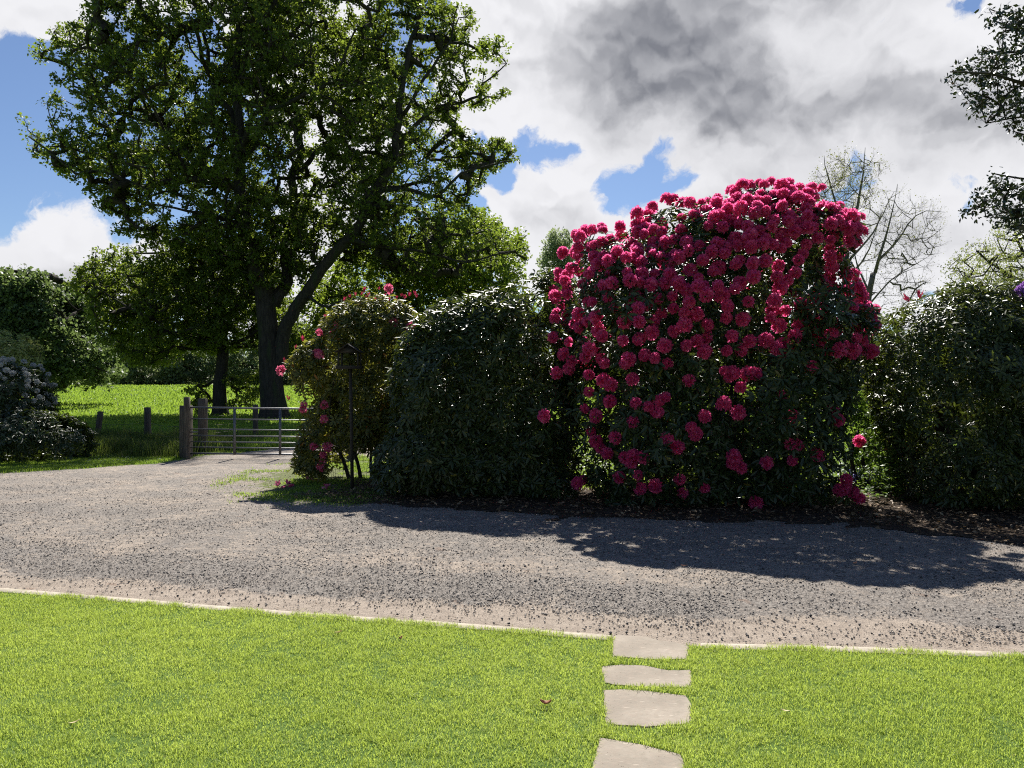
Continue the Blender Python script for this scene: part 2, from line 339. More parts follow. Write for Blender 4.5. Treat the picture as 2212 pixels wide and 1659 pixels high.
def ground_mats():
    # stepping stones
    m, k = mat_new('sandstone_slab'); tc = k.new('ShaderNodeTexCoord').outputs['Object']
    a = k.noise(tc, 3.5, 6, .6); b = k.noise(tc, 40, 5, .6); c = k.noise(k.v('MULTIPLY', tc, (1, 3, 1)), 14, 3, .5)
    col = k.mix(k.smooth(a, .35, .65), (.22, .19, .152), (.30, .26, .21)); col = k.mix(k.smooth(b, .35, .75, 0, .55), col, (.27, .215, .17))
    col = k.mix(k.smooth(c, .66, .78), col, (.45, .39, .32)); col = k.mix(k.smooth(k.noise(tc, 9, 6, .7), .55, .7, 0, .6), col, (.20, .175, .135)); col = k.mix(k.smooth(k.noise(tc, 70, 2, .5), .70, .74), col, (.10, .08, .06))
    h = k.m('ADD', k.m('MULTIPLY', a, .6), k.m('MULTIPLY', b, .4))
    p = principled(k, col, .85, .25, h, .6, .012); k.l.new(p.outputs[0], k.out.inputs[0]); M['slab'] = m
    # driveway: compacted sandy hoggin with dark chippings in the wheel tracks
    m, k = mat_new('gravel_drive'); tc = k.new('ShaderNodeTexCoord').outputs['Object']
    sand = k.new('ShaderNodeAttribute', attribute_name='sand').outputs['Fac']; moss = k.new('ShaderNodeAttribute', attribute_name='moss').outputs['Fac']
    v = k.new('ShaderNodeTexVoronoi'); k.put(v.inputs['Vector'], tc); v.inputs['Scale'].default_value = 62
    v2 = k.new('ShaderNodeTexVoronoi'); k.put(v2.inputs['Vector'], tc); v2.inputs['Scale'].default_value = 130
    rnd = k.new('ShaderNodeSeparateColor'); k.put(rnd.inputs[0], v.outputs['Color'])
    rn2 = k.new('ShaderNodeSeparateColor'); k.put(rn2.inputs[0], v2.outputs['Color'])
    big = k.noise(tc, 1.3, 5, .6); mid = k.noise(tc, 7, 5, .65)
    stone = k.mix(rnd.outputs[0], (.050, .045, .041), (.38, .335, .29)); stone = k.mix(k.smooth(rnd.outputs[1], .84, .9), stone, (.40, .37, .33))
    stone = k.mix(.45, stone, k.mix(rn2.outputs[0], (.075, .068, .06), (.34, .30, .265)))
    fines = k.mix(k.smooth(mid, .3, .7), (.35, .285, .225), (.48, .40, .32)); fines = k.mix(k.m('MULTIPLY', rn2.outputs[1], .35), fines, (.18, .15, .13))
    f = k.m('ADD', sand, k.m('ADD', k.m('MULTIPLY', k.m('SUBTRACT', big, .5), 1.5), k.m('ADD', k.m('MULTIPLY', k.m('SUBTRACT', mid, .5), 1.3), k.m('MULTIPLY', k.m('SUBTRACT', rnd.outputs[2], .5), .55))))
    col = k.mix(k.smooth(f, .25, .8), stone, fines)
    mm = k.m('ADD', moss, k.m('MULTIPLY', k.m('SUBTRACT', mid, .5), 1.6)); col = k.mix(k.smooth(mm, .45, .6), col, (.12, .14, .04))
    col = k.mix(k.smooth(k.noise(tc, 3.1, 3, .5), .66, .72, 0, .5), col, (.26, .17, .12))
    h = k.m('ADD', k.m('MULTIPLY', rnd.outputs[0], .35), k.m('ADD', k.m('MULTIPLY', k.noise(tc, 90, 4, .7), .9), k.m('MULTIPLY', mid, .6)))
    p = principled(k, col, .88, .25, h, 1., .022); k.l.new(p.outputs[0], k.out.inputs[0]); M['drive'] = m
    M['stone_chip'] = None
    m, k = mat_new('stone_chipping'); a = k.new('ShaderNodeAttribute', attribute_name='tint').outputs['Fac']
    r = k.new('ShaderNodeValToRGB'); k.put(r.inputs[0], a); e = r.color_ramp.elements; e[0].color = (.035, .033, .034, 1); e[1].color = (.44, .385, .32, 1)
    x = e.new(.55); x.color = (.21, .19, .17, 1)
    p = principled(k, r.outputs[0], .75, .35); k.l.new(p.outputs[0], k.out.inputs[0]); M['chip'] = m
    # soil of the bed
    M['soil'] = simple_mat('leaf_mould_soil', (.028, .021, .015), (.075, .055, .04), 9, .95, .1, 1., .04, extra=((.2, .14, .09), 30, .62))
    # lawn base and meadow
    M['lawn_soil'] = simple_mat('turf_base', (.055, .10, .02), (.09, .14, .03), 25, .95, .1, .6, .02)
    m, k = mat_new('meadow_turf'); tc = k.new('ShaderNodeTexCoord').outputs['Object']
    a = k.noise(tc, .12, 5, .6); b = k.noise(tc, 1.2, 6, .65); c = k.noise(tc, 14, 4, .6)
    col = k.mix(k.smooth(a, .35, .65), (.10, .175, .024), (.145, .225, .034)); col = k.mix(k.smooth(b, .3, .7, 0, .6), col, (.10, .18, .03)); col = k.mix(k.smooth(c, .4, .75, 0, .5), col, (.26, .32, .07))
    p = principled(k, col, .9, .1, k.m('ADD', b, k.m('MULTIPLY', c, .25)), .8, .25); k.l.new(p.outputs[0], k.out.inputs[0]); M['meadow'] = m
ground_mats()

# ---------------------------------------------------------------- ground
def ground():
    ys = np.unique(np.concatenate([np.arange(-30, 30, 2.), 30*(1.045**np.arange(0, 90))])); ys = ys[ys < 1500]
    xs = np.concatenate([-30*(1.08**np.arange(0, 50))[::-1], np.arange(-28, 29, 2.), 30*(1.08**np.arange(0, 50))]); xs = xs[np.abs(xs) < 1500]
    X, Y = np.meshgrid(xs, ys); Z = terrain(X.ravel(), Y.ravel()); V = np.c_[X.ravel(), Y.ravel(), Z]
    nx, ny = len(xs), len(ys); i = np.arange((ny-1)*(nx-1)); r, c = i//(nx-1), i % (nx-1); a = r*nx+c
    me = make_mesh('meadow', V, [np.c_[a, a+1, a+nx+1, a+nx]], M['meadow'], smooth=True); tag(link('meadow', me), kind='structure')
ground()
KL = [(-700, 1187), (0, 1272), (260, 1293), (520, 1314), (800, 1334), (1106, 1358), (1320, 1374)]
KR = [(1515, 1391), (1760, 1396), (2000, 1403), (2212, 1413), (2800, 1440)]
kl = np.array([G(*p, .03) for p in KL]); kr = np.array([G(*p, .03) for p in KR])
kline = np.vstack([kl, kr])
lawn_poly = np.vstack([kline, [[9, -8], [-12, -8]]])
def flat_poly(name, poly, z, mat):
    import bmesh
    bm = bmesh.new(); vs_ = [bm.verts.new((p[0], p[1], z)) for p in poly]; f = bm.faces.new(vs_); bmesh.ops.triangulate(bm, faces=[f])
    bmesh.ops.recalc_face_normals(bm, faces=bm.faces)
    me = bpy.data.meshes.new(name); bm.to_mesh(me); bm.free(); me.materials.append(mat); return link(name, me)
tag(flat_poly('lawn', lawn_poly, .014, M['lawn_soil']), kind='structure')

def grid_sheet(poly, step, z, jit, soft=0.25):
    poly = np.asarray(poly); lo, hi = poly.min(0), poly.max(0)
    xs = np.arange(lo[0], hi[0]+step, step); ys = np.arange(lo[1], hi[1]+step, step)
    X, Y = np.meshgrid(xs, ys); p = np.c_[X.ravel(), Y.ravel()]
    d, _ = edge_dist(p, poly); ins = inside(p, poly); sd_ = np.where(ins, d, -d)
    sd_ = sd_+(fbm(np.c_[p*2.2, np.zeros(len(p))], 3)-.5)*jit
    nx, ny = len(xs), len(ys); i = np.arange((ny-1)*(nx-1)); r, c = i//(nx-1), i % (nx-1); a = r*nx+c
    Q = np.c_[a, a+1, a+nx+1, a+nx]; Q = Q[(sd_[Q] > 0).all(1)]
    used = np.unique(Q); mp = np.full(len(p), -1); mp[used] = np.arange(len(used))
    return np.c_[p[used], np.full(len(used), z)], mp[Q], sd_[used]
far_edge = [(-900, 1030), (-300, 1030), (0, 1022), (200, 1010), (330, 1001), (400, 990), (430, 984), (520, 978), (590, 968), (700, 962), (900, 960), (960, 972), (930, 990), (900, 1010), (860, 1040), (810, 1070), (1000, 1080), (1240, 1090), (1600, 1100), (1900, 1110), (2100, 1130), (2212, 1150), (2700, 1200)]
fe = np.array([G(*p) for p in far_edge])
drive_poly = np.vstack([fe, [[9.5, 4.0]], kline[::-1]-[0, .12], ])
patch_poly = np.array([G(*q) for q in [(500, 1045), (515, 1064), (560, 1083), (640, 1092), (820, 1090), (960, 1060), (900, 1000), (800, 984), (700, 992), (640, 999), (590, 1010), (535, 1025)]])
def driveway():
    V, Q, s = grid_sheet(drive_poly, .07, .005, .5)
    p = V[:, :2]; d, _ = edge_dist(p, kline, closed=False)
    lf = fbm(np.c_[p*.5, np.full(len(p), 3.)], 3)-.5
    dd = d+lf*.9
    g = lambda c, w: np.exp(-((dd-c)/w)**2)
    sand = .38+1.0*np.clip(1-(dd-.38)/.25, 0, 1)-.30*g(1.0, .42)-.12*g(2.9, .7)+.10*g(1.9, .5)
    # chippings pushed aside towards the gate
    pe, _ = edge_dist(p, patch_poly); pin = inside(p, patch_poly); ps = np.where(pin, pe, -pe); moss = np.clip(.30+ps*.55, 0, .85)*(p[:, 1] > 9.5)*(p[:, 0] < -1.)
    sand = sand+moss*.3
    V[:, 2] += .012*(fbm(np.c_[p*1.2, np.zeros(len(p))], 3)-.5)*np.clip(s*2, 0, 1)+.004*np.clip(s, 0, 1)
    V[:, 2] = np.maximum(V[:, 2], .004)
    V[d < .2, 2] = .006
    me = make_mesh('driveway', V, [Q], M['drive'], smooth=True, vattrs={'sand': sand, 'moss': moss})
    tag(link('driveway', me), kind='structure')
driveway()
bed = np.array([G(*p) for p in [(640, 1078), (680, 1080), (800, 1092), (1000, 1106), (1240, 1122), (1600, 1130), (1900, 1142), (2100, 1165), (2212, 1185), (2800, 1220), (2800, 1020), (1900, 1000), (1250, 1000), (900, 1005), (810, 1035), (700, 1065)]])
V, Q, s = grid_sheet(bed, .06, .016, 1.0); V[:, 2] += .025*fbm(np.c_[V[:, :2]*2, np.zeros(len(V))], 3)*np.clip(s*2, 0, 1)
tag(link('soil_bed', make_mesh('soil_bed', V, [Q], M['soil'], smooth=True)), kind='structure')

def kerb(line):
    mb = MB(); L = np.linalg.norm(np.diff(line, axis=0), axis=1); cum = np.r_[0, np.cumsum(L)]
    t = 0
    while t < cum[-1]-.02:
        t1 = min(t+.9, cum[-1]); a, b = [np.array([np.interp(u, cum, line[:, 0]), np.interp(u, cum, line[:, 1])]) for u in (t+.004, t1-.004)]
        u = (b-a)/np.linalg.norm(b-a); n = np.array([-u[1], u[0]]); h = .024+rng.uniform(-.004, .003); w = .05; j = rng.uniform(-.006, .006, 2)
        c = [a-n*w+n*j[0], b-n*w+n*j[1], b+n*w+n*j[1], a+n*w+n*j[0]]
        e = .006; ci = [c[0]+(u+n)*e, c[1]+(-u+n)*e, c[2]+(-u-n)*e, c[3]+(u-n)*e]
        V = [(*q, -.1) for q in c]+[(*q, h-e) for q in c]+[(*q, h) for q in ci]
        mb.add(V, [(0, 1, 5, 4), (1, 2, 6, 5), (2, 3, 7, 6), (3, 0, 4, 7), (4, 5, 9, 8), (5, 6, 10, 9), (6, 7, 11, 10), (7, 4, 8, 11), (8, 9, 10, 11)])
        t = t1
    return mb
tag(kerb(kl).build('kerb', M['kerb']), kind='structure'); tag(kerb(kr).build('kerb', M['kerb']), kind='structure')

# stepping stones
SL = [([(1326, 1371), (1362, 1372), (1396, 1374), (1425, 1382), (1452, 1385), (1477, 1389.5), (1490, 1396), (1486, 1410), (1482, 1424), (1400, 1424), (1325, 1418)], 'large sandstone paving slab at the driveway edge, between the two runs of pale kerb'),
      ([(1300, 1438), (1341, 1434), (1396, 1437), (1444, 1447), (1493, 1446), (1495, 1466), (1490, 1484), (1396, 1484), (1330, 1479), (1304, 1474)], 'narrow cracked sandstone stepping stone nearly overgrown by lawn grass, second one in from the driveway'),
      ([(1304, 1489), (1350, 1488), (1396, 1491), (1482.5, 1501), (1493.5, 1519), (1492, 1562), (1396, 1570), (1309, 1563), (1305, 1520)], 'wide squarish sandstone stepping stone in the lawn, third one in from the driveway'),
      ([(1296.6, 1592), (1378, 1605), (1470, 1628), (1480, 1648), (1478, 1730), (1380, 1735), (1268, 1730), (1283, 1640)], 'speckled sandstone stepping stone farthest from the driveway, cut by the bottom of the picture')]
stone_polys = []
def stones():
    import bmesh
    for poly, lab in SL:
        q = np.array([G(*p, .022) for p in poly]); n = len(q)
        dense = []
        for i in range(n):
            a, b = q[i], q[(i+1) % n]
            for t in (0, .25, .5, .75): dense.append(a+(b-a)*t+rng.normal(0, .0025, 2))
        dense = np.array(dense); stone_polys.append(dense); c = dense.mean(0)
        bm = bmesh.new(); vs_ = [bm.verts.new((p[0]-c[0], p[1]-c[1], 0)) for p in dense]; f = bm.faces.new(vs_)
        r = bmesh.ops.extrude_face_region(bm, geom=[f]); top = [v for v in r['geom'] if isinstance(v, bmesh.types.BMVert)]
        for v in top: v.co.z = .055
        bmesh.ops.recalc_face_normals(bm, faces=bm.faces)
        bmesh.ops.bevel(bm, geom=[e for e in bm.edges if all(v.co.z > .05 for v in e.verts)], offset=.006, segments=2, affect='EDGES')
        me = bpy.data.meshes.new('stepping_stone'); bm.to_mesh(me); bm.free(); me.materials.append(M['slab'])
        o = link('stepping_stone', me, loc=(c[0], c[1], -.034)); o.rotation_euler = (rng.uniform(-.006, .006), rng.uniform(-.006, .006), 0)
        tag(o, lab, 'stepping stone', 'stepping stones across the lawn')
stones()

# ---------------------------------------------------------------- grass and ground cover
def blades(p, h, w, lean, seed=0, g=rng, z0=None, leanbias=(0, 0)):
    n = len(p); z0 = np.zeros(n) if z0 is None else z0
    a = g.uniform(0, 2*np.pi, n); s = np.c_[np.cos(a), np.sin(a), np.zeros(n)]
    ln = g.normal(0, lean, (n, 2))+np.array(leanbias)
    b = np.c_[p, z0]; H = h[:, None]; W = w[:, None] if np.ndim(w) else w
    up = np.c_[ln*.35, np.full(n, .62)]*H; tip = np.c_[ln, 1-.5*np.minimum((ln**2).sum(1), 1.2)]*H
    V = np.stack([b-s*W*.5, b+s*W*.5, b+up+s*W*.45, b+up-s*W*.45, b+tip], 1).reshape(-1, 3)
    i = np.arange(n)[:, None]*5
    return V, i+np.array([[0, 1, 2, 3]]), i+np.array([[3, 2, 4]])
def grass_obj(name, p, h, w, lean, mat, z0=None, tint_lo=0, tint_hi=1, dead=.0, leanbias=(0, 0), patch=0.):
    V, q, t = blades(p, h, w, lean, z0=z0, leanbias=leanbias); n = len(p)
    ti = rng.uniform(tint_lo, tint_hi, n)*.92
    if patch: ti = np.clip(ti*(1-patch)+patch*1.9*(fbm(np.c_[p*1.3, np.zeros(n)], 4)-.25), 0, .92)
    ti = np.where(rng.random(n) < dead, 1., ti)
    return tag(link(name, make_mesh(name, V, [q, t], mat, tint=np.r_[ti, ti])), kind='stuff')
def lawn_grass():
    def samp(n, lo, hi): return rng.uniform(lo, hi, (n, 2))
    p = samp(1250000, (-5.2, 2.7), (4.6, 6.6)); p = p[np.abs(p[:, 0]) < .70*p[:, 1]+.15]
    p = p[inside(p, lawn_poly)]; dk, _ = edge_dist(p, kline, closed=False)
    cl = fbm(np.c_[p*9, np.zeros(len(p))], 3)
    on = np.zeros(len(p), bool); near = np.full(len(p), 9.)
    for sp in stone_polys:
        i = inside(p, sp); d, _ = edge_dist(p, sp); jit = .018*(fbm(np.c_[p*30, np.ones(len(p))], 2))
        on |= np.where(i, d, -d) > jit-.010; near = np.minimum(near, d)
    keep = (~on) & (dk > .030+.020*rng.normal(size=len(p))-.05*(cl > .58)) & (rng.random(len(p)) < .45+1.1*(cl-.3)); p = p[keep]; cl = cl[keep]; near = near[keep]; dk = dk[keep]
    n = len(p); h = rng.uniform(.014, .030, n)*(.55+1.0*cl); h = h*np.where((near < .06) | (dk < .09), 1.35, 1); h = np.where(rng.random(n) < .03, h*1.5, h)
    print('lawn blades', n)
    grass_obj('lawn_grass', p, h, rng.uniform(.0017, .0034, n), .6, M['grass'], z0=np.full(n, .012), dead=.02, patch=.5)
    # the lawn beyond the picture's edges
    p = samp(150000, (-11, -6), (8, 7.6)); p = p[inside(p, lawn_poly)]; p = p[~((np.abs(p[:, 0]) < .69*p[:, 1]+.1) & (p[:, 1] > 2.7))]
    for sp in stone_polys: p = p[~inside(p, sp)]
    n = len(p); grass_obj('lawn_grass', p, rng.uniform(.025, .05, n), rng.uniform(.007, .012, n), .5, M['grass'], z0=np.full(n, .012), dead=.01, patch=.3)
lawn_grass()
def meadow_grass():
    # tall rough grass along the field fence, verge on the left, meadow beyond
    n = 330000; D = 18+(135-18)*rng.random(n)**1.9; x = rng.uniform(-.72, .72, n)*D; p = np.c_[x, D]
    p = p[~inside(p, drive_poly) & ((D > 19.5) | (x > -2.))]; n = len(p)
    c = fbm(np.c_[p*.6, np.zeros(n)], 3)
    h = rng.uniform(.06, .16, n)*(.5+c)*(1+p[:, 1]/70); grass_obj('meadow_grass', p, h, rng.uniform(.012, .022, n)*(1+p[:, 1]/20), .45, M['meadow_grass'], z0=terrain(p[:, 0], p[:, 1]), dead=.02, patch=.3)
    n = 60000; q0, q1 = np.array([-17., 21.0]), np.array([-7.6, 18.3]); t = rng.random(n); p = q0+(q1-q0)*t[:, None]+np.c_[rng.normal(0, .3, n), rng.normal(1.6, 1.5, n)]
    p = p[(p[:, 1] > 17.6) & ~inside(p, drive_poly)]; n = len(p)
    c = fbm(np.c_[p*1.3, np.zeros(n)], 3); h = rng.uniform(.12, .55, n)*np.clip(c*1.6-.1, .2, 1.3)
    grass_obj('rough_grass', p, h, rng.uniform(.010, .02, n), .3, M['rough_grass'], z0=terrain(p[:, 0], p[:, 1]), dead=.05)
    n = 16000; p = np.c_[rng.uniform(-8.5, 3.5, n), rng.uniform(19.5, 27, n)]; p = p[~inside(p, drive_poly)]; n = len(p); c = fbm(np.c_[p*.9, np.zeros(n)], 3)
    grass_obj('rough_grass', p, rng.uniform(.1, .5, n)*np.clip(c*2-.5, .1, 1), rng.uniform(.010, .022, n), .3, M['rough_grass'], z0=terrain(p[:, 0], p[:, 1]), dead=.04)
    # verge between drive and fence, and the mossy patch beside the gate
    n = 200000; p = np.c_[rng.uniform(-16, -6.6, n), rng.uniform(14, 20.5, n)]; d, _ = edge_dist(p, drive_poly); ins = inside(p, drive_poly)
    p = p[(~ins & (d > .03)) | (ins & (d < .25) & (rng.random(n) < .12))]; n = len(p)
    grass_obj('verge_grass', p, rng.uniform(.03, .075, n), rng.uniform(.006, .012, n), .5, M['meadow_grass'], dead=.02, patch=.3)
    patch = np.array([G(*q) for q in [(500, 1045), (515, 1064), (560, 1083), (640, 1092), (820, 1090), (960, 1060), (900, 1000), (800, 984), (700, 992), (640, 999), (590, 1010), (535, 1025)]])
    n = 150000; p = np.c_[rng.uniform(-7, -.5, n), rng.uniform(10.5, 19, n)]; d, _ = edge_dist(p, patch); ins = inside(p, patch); c = fbm(np.c_[p*2.2, np.zeros(n)], 4)
    sdv = np.where(ins, d, -d)
    keep = (rng.random(n) < np.clip((sdv+.45)*.9, 0, 1)*np.clip((c-.42)*5, .0, 1)); p = p[keep]; n = len(p)
    grass_obj('verge_grass', p, rng.uniform(.02, .06, n), rng.uniform(.006, .011, n), .6, M['meadow_grass'], z0=np.full(n, .004), dead=.04, tint_lo=.3)
    # long grass behind the shrubs, where the light comes through
    n = 40000; p = np.c_[rng.uniform(-2.5, 9, n), rng.uniform(12.2, 19, n)]; p = p[~inside(p, drive_poly)]; n = len(p)
    grass_obj('meadow_grass', p, rng.uniform(.08, .25, n), rng.uniform(.01, .018, n), .4, M['meadow_grass'], z0=np.full(n, .0), dead=.02)
    # daisies in the verge
    n = 260; p = np.c_[rng.uniform(-9.6, -7.2, n), rng.uniform(15, 18, n)]; p = p[~inside(p, drive_poly)]; p = p[fbm(np.c_[p*1.5, np.zeros(len(p))], 2) > .5]
    m = 8; cs = np.repeat(np.c_[p, np.full(len(p), .07)], m, 0); a = np.tile(np.arange(m)*2*np.pi/m, len(p)); ax = np.c_[np.cos(a), np.sin(a), np.full(len(a), .15)]
    V, q = kites(cs, norm(ax), np.tile([0, 0, 1.], (len(cs), 1)), .016, .010)
    tag(link('daisies', make_mesh('daisies', V, [q], M['white_petal'], tint=rng.random(len(q)))), kind='stuff')
meadow_grass()
def gravel():
    n = 150000; D = 5+rng.random(n)**1.5*10; x = rng.uniform(-.72, .72, n)*D; p = np.c_[x, D]
    d, _ = edge_dist(p, kline, closed=False); ins = inside(p, drive_poly) & ~inside(p, lawn_poly) & (d > .08)
    cl = fbm(np.c_[p*[1.0, 1.6], np.zeros(n)], 3); dens = .75+.9*np.exp(-((d-1.05)/.5)**2)+.5*np.exp(-((d-3.1)/.8)**2)
    keep = ins & (rng.random(n) < dens*np.clip((d-.12)/.45, .12, 1)*np.clip(cl*2.2-.4, .1, 1.2)); p = p[keep]; n = len(p)
    s = .003+.007*rng.random(n)**2.5; ti = rng.beta(1.6, 1.6, n)
    m2 = 900; D = 5+rng.random(m2)**1.2*7; pb = np.c_[rng.uniform(-.7, .7, m2)*D, D]; db, _ = edge_dist(pb, kline, closed=False); pb = pb[inside(pb, drive_poly) & ~inside(pb, lawn_poly) & (db > .1)]
    p = np.vstack([p, pb]); s = np.r_[s, rng.uniform(.006, .014, len(pb))]; ti = np.r_[ti, rng.uniform(0, .12, len(pb))]; n = len(p)
    o = np.array([(1, 0, 0), (-1, 0, 0), (0, 1, 0), (0, -1, 0), (0, 0, 1), (0, 0, -1.)]); fc = np.array([(0, 2, 4), (2, 1, 4), (1, 3, 4), (3, 0, 4), (2, 0, 5), (1, 2, 5), (3, 1, 5), (0, 3, 5)])
    V = o[None]*(s[:, None, None]*rng.uniform(.5, 1.3, (n, 6, 1)))*np.array([1.1, 1.1, .75])+rng.normal(0, .22, (n, 6, 3))*s[:, None, None]
    a = rng.uniform(0, 2*np.pi, n); ca, sa = np.cos(a)[:, None], np.sin(a)[:, None]; V = np.stack([V[..., 0]*ca-V[..., 1]*sa, V[..., 0]*sa+V[..., 1]*ca, V[..., 2]], -1)
    V += np.c_[p, .012+s*.35][:, None]; f = (np.arange(n)*6)[:, None, None]+fc[None]
    tag(link('gravel', make_mesh('gravel', V.reshape(-1, 3), [f.reshape(-1, 3)], M['chip'], tint=np.repeat(ti, 8))), kind='stuff'); print('chips', n)
gravel()
def litter():
    n = 26000; p = np.c_[rng.uniform(-4.5, 9, n), rng.uniform(7.4, 14, n)]; d, _ = edge_dist(p, bed); ins = inside(p, bed); sdv = np.where(ins, d, -d)
    c = fbm(np.c_[p*1.6, np.zeros(n)], 3); p = p[rng.random(n) < np.clip((sdv+.25)*2, 0, 1)*np.clip(c*3-.6, .15, 1)]; n = len(p)
    L = rng.uniform(.03, .085, n); a = rng.uniform(0, 2*np.pi, n); ax = norm(np.c_[np.cos(a), np.sin(a), rng.normal(0, .3, n)]); nm = norm(np.c_[rng.normal(0, .45, (n, 2)), np.ones(n)])
    V, q = kites(np.c_[p, rng.uniform(.03, .07, n)], ax, nm, L, L*rng.uniform(.35, .6, n), .2)
    tag(link('leaf_litter', make_mesh('leaf_litter', V, [q], M['litter'], tint=rng.random(n)**1.5*.93)), kind='stuff')
    # twigs and leaf scraps along the outer edge of the kerb
    n = 1500; t = rng.random(n); i = rng.integers(0, len(kline)-1, n); a_ = kline[i]; b_ = kline[i+1]; p = a_+(b_-a_)*t[:, None]+np.c_[np.zeros(n), .06+np.abs(rng.normal(0, .12, n))]
    p = p[inside(p, drive_poly)]; c = fbm(np.c_[p*2., np.zeros(len(p))], 2); p = p[rng.random(len(p)) < np.clip(c*3-1.1, .02, 1)]; n = len(p)
    L = rng.uniform(.008, .03, n); a = rng.uniform(0, 2*np.pi, n); ax = norm(np.c_[np.cos(a), np.sin(a), rng.normal(0, .2, n)]); nm = norm(np.c_[rng.normal(0, .3, (n, 2)), np.ones(n)])
    V, q = kites(np.c_[p, np.full(n, .016)], ax, nm, L, L*.35, .2)
    tag(link('leaf_scraps', make_mesh('leaf_scraps', V, [q], M['litter'], tint=rng.random(n)*.6)), kind='stuff')
litter()
def herbs():
    """nettles and bluebells growing behind the right-hand shrubs"""
    n = 2600; p = np.c_[rng.uniform(3.6, 9.5, n), rng.uniform(10.9, 17, n)]; c = fbm(np.c_[p*1.1, np.zeros(n)], 3); p = p[rng.random(n) < np.clip(c*4-1.3, 0, 1)]
    p = np.vstack([p, np.c_[rng.uniform(-1.5, 4, 900), rng.uniform(12.6, 17, 900)]]); n = len(p)
    h = rng.uniform(.1, .65, n); m = 9; k = np.repeat(np.arange(n), m); t = rng.uniform(.15, 1, n*m); a = rng.uniform(0, 2*np.pi, n*m)
    c = np.c_[p[k]+rng.normal(0, .02, (n*m, 2)), t*h[k]]; ax = norm(np.c_[np.cos(a), np.sin(a), rng.uniform(-.4, .5, n*m)]); nm = norm(np.c_[rng.normal(0, .3, (n*m, 2)), np.ones(n*m)])
    L = rng.uniform(.04, .10, n*m); V, q = kites(c, ax, nm, L, L*.5, .15)
    tag(link('woodland_herbs', make_mesh('woodland_herbs', V, [q], M['herb'], tint=rng.random(len(q))*.93)), kind='stuff')
    n = 420; p = np.c_[rng.uniform(6.8, 9.5, n), rng.uniform(11.6, 14, n)]; p = np.vstack([p, np.c_[rng.uniform(5.3, 6.0, 60), rng.uniform(12, 13, 60)]]); n = len(p); m = 8; k = np.repeat(np.arange(n), m); h = rng.uniform(.2, .42, n)
    a = rng.uniform(0, 2*np.pi, n*m); t = rng.uniform(.65, 1, n*m); c = np.c_[p[k], t*h[k]]; ax = norm(np.c_[np.cos(a), np.sin(a), -.8*np.ones(n*m)]); nm = norm(np.c_[np.cos(a), np.sin(a), np.ones(n*m)])
    V, q = kites(c, ax, nm, .03, .022, .1)
    tag(link('bluebells', make_mesh('bluebells', V, [q], M['blue_petal'], tint=rng.random(len(q))*.93)), kind='stuff')
herbs()

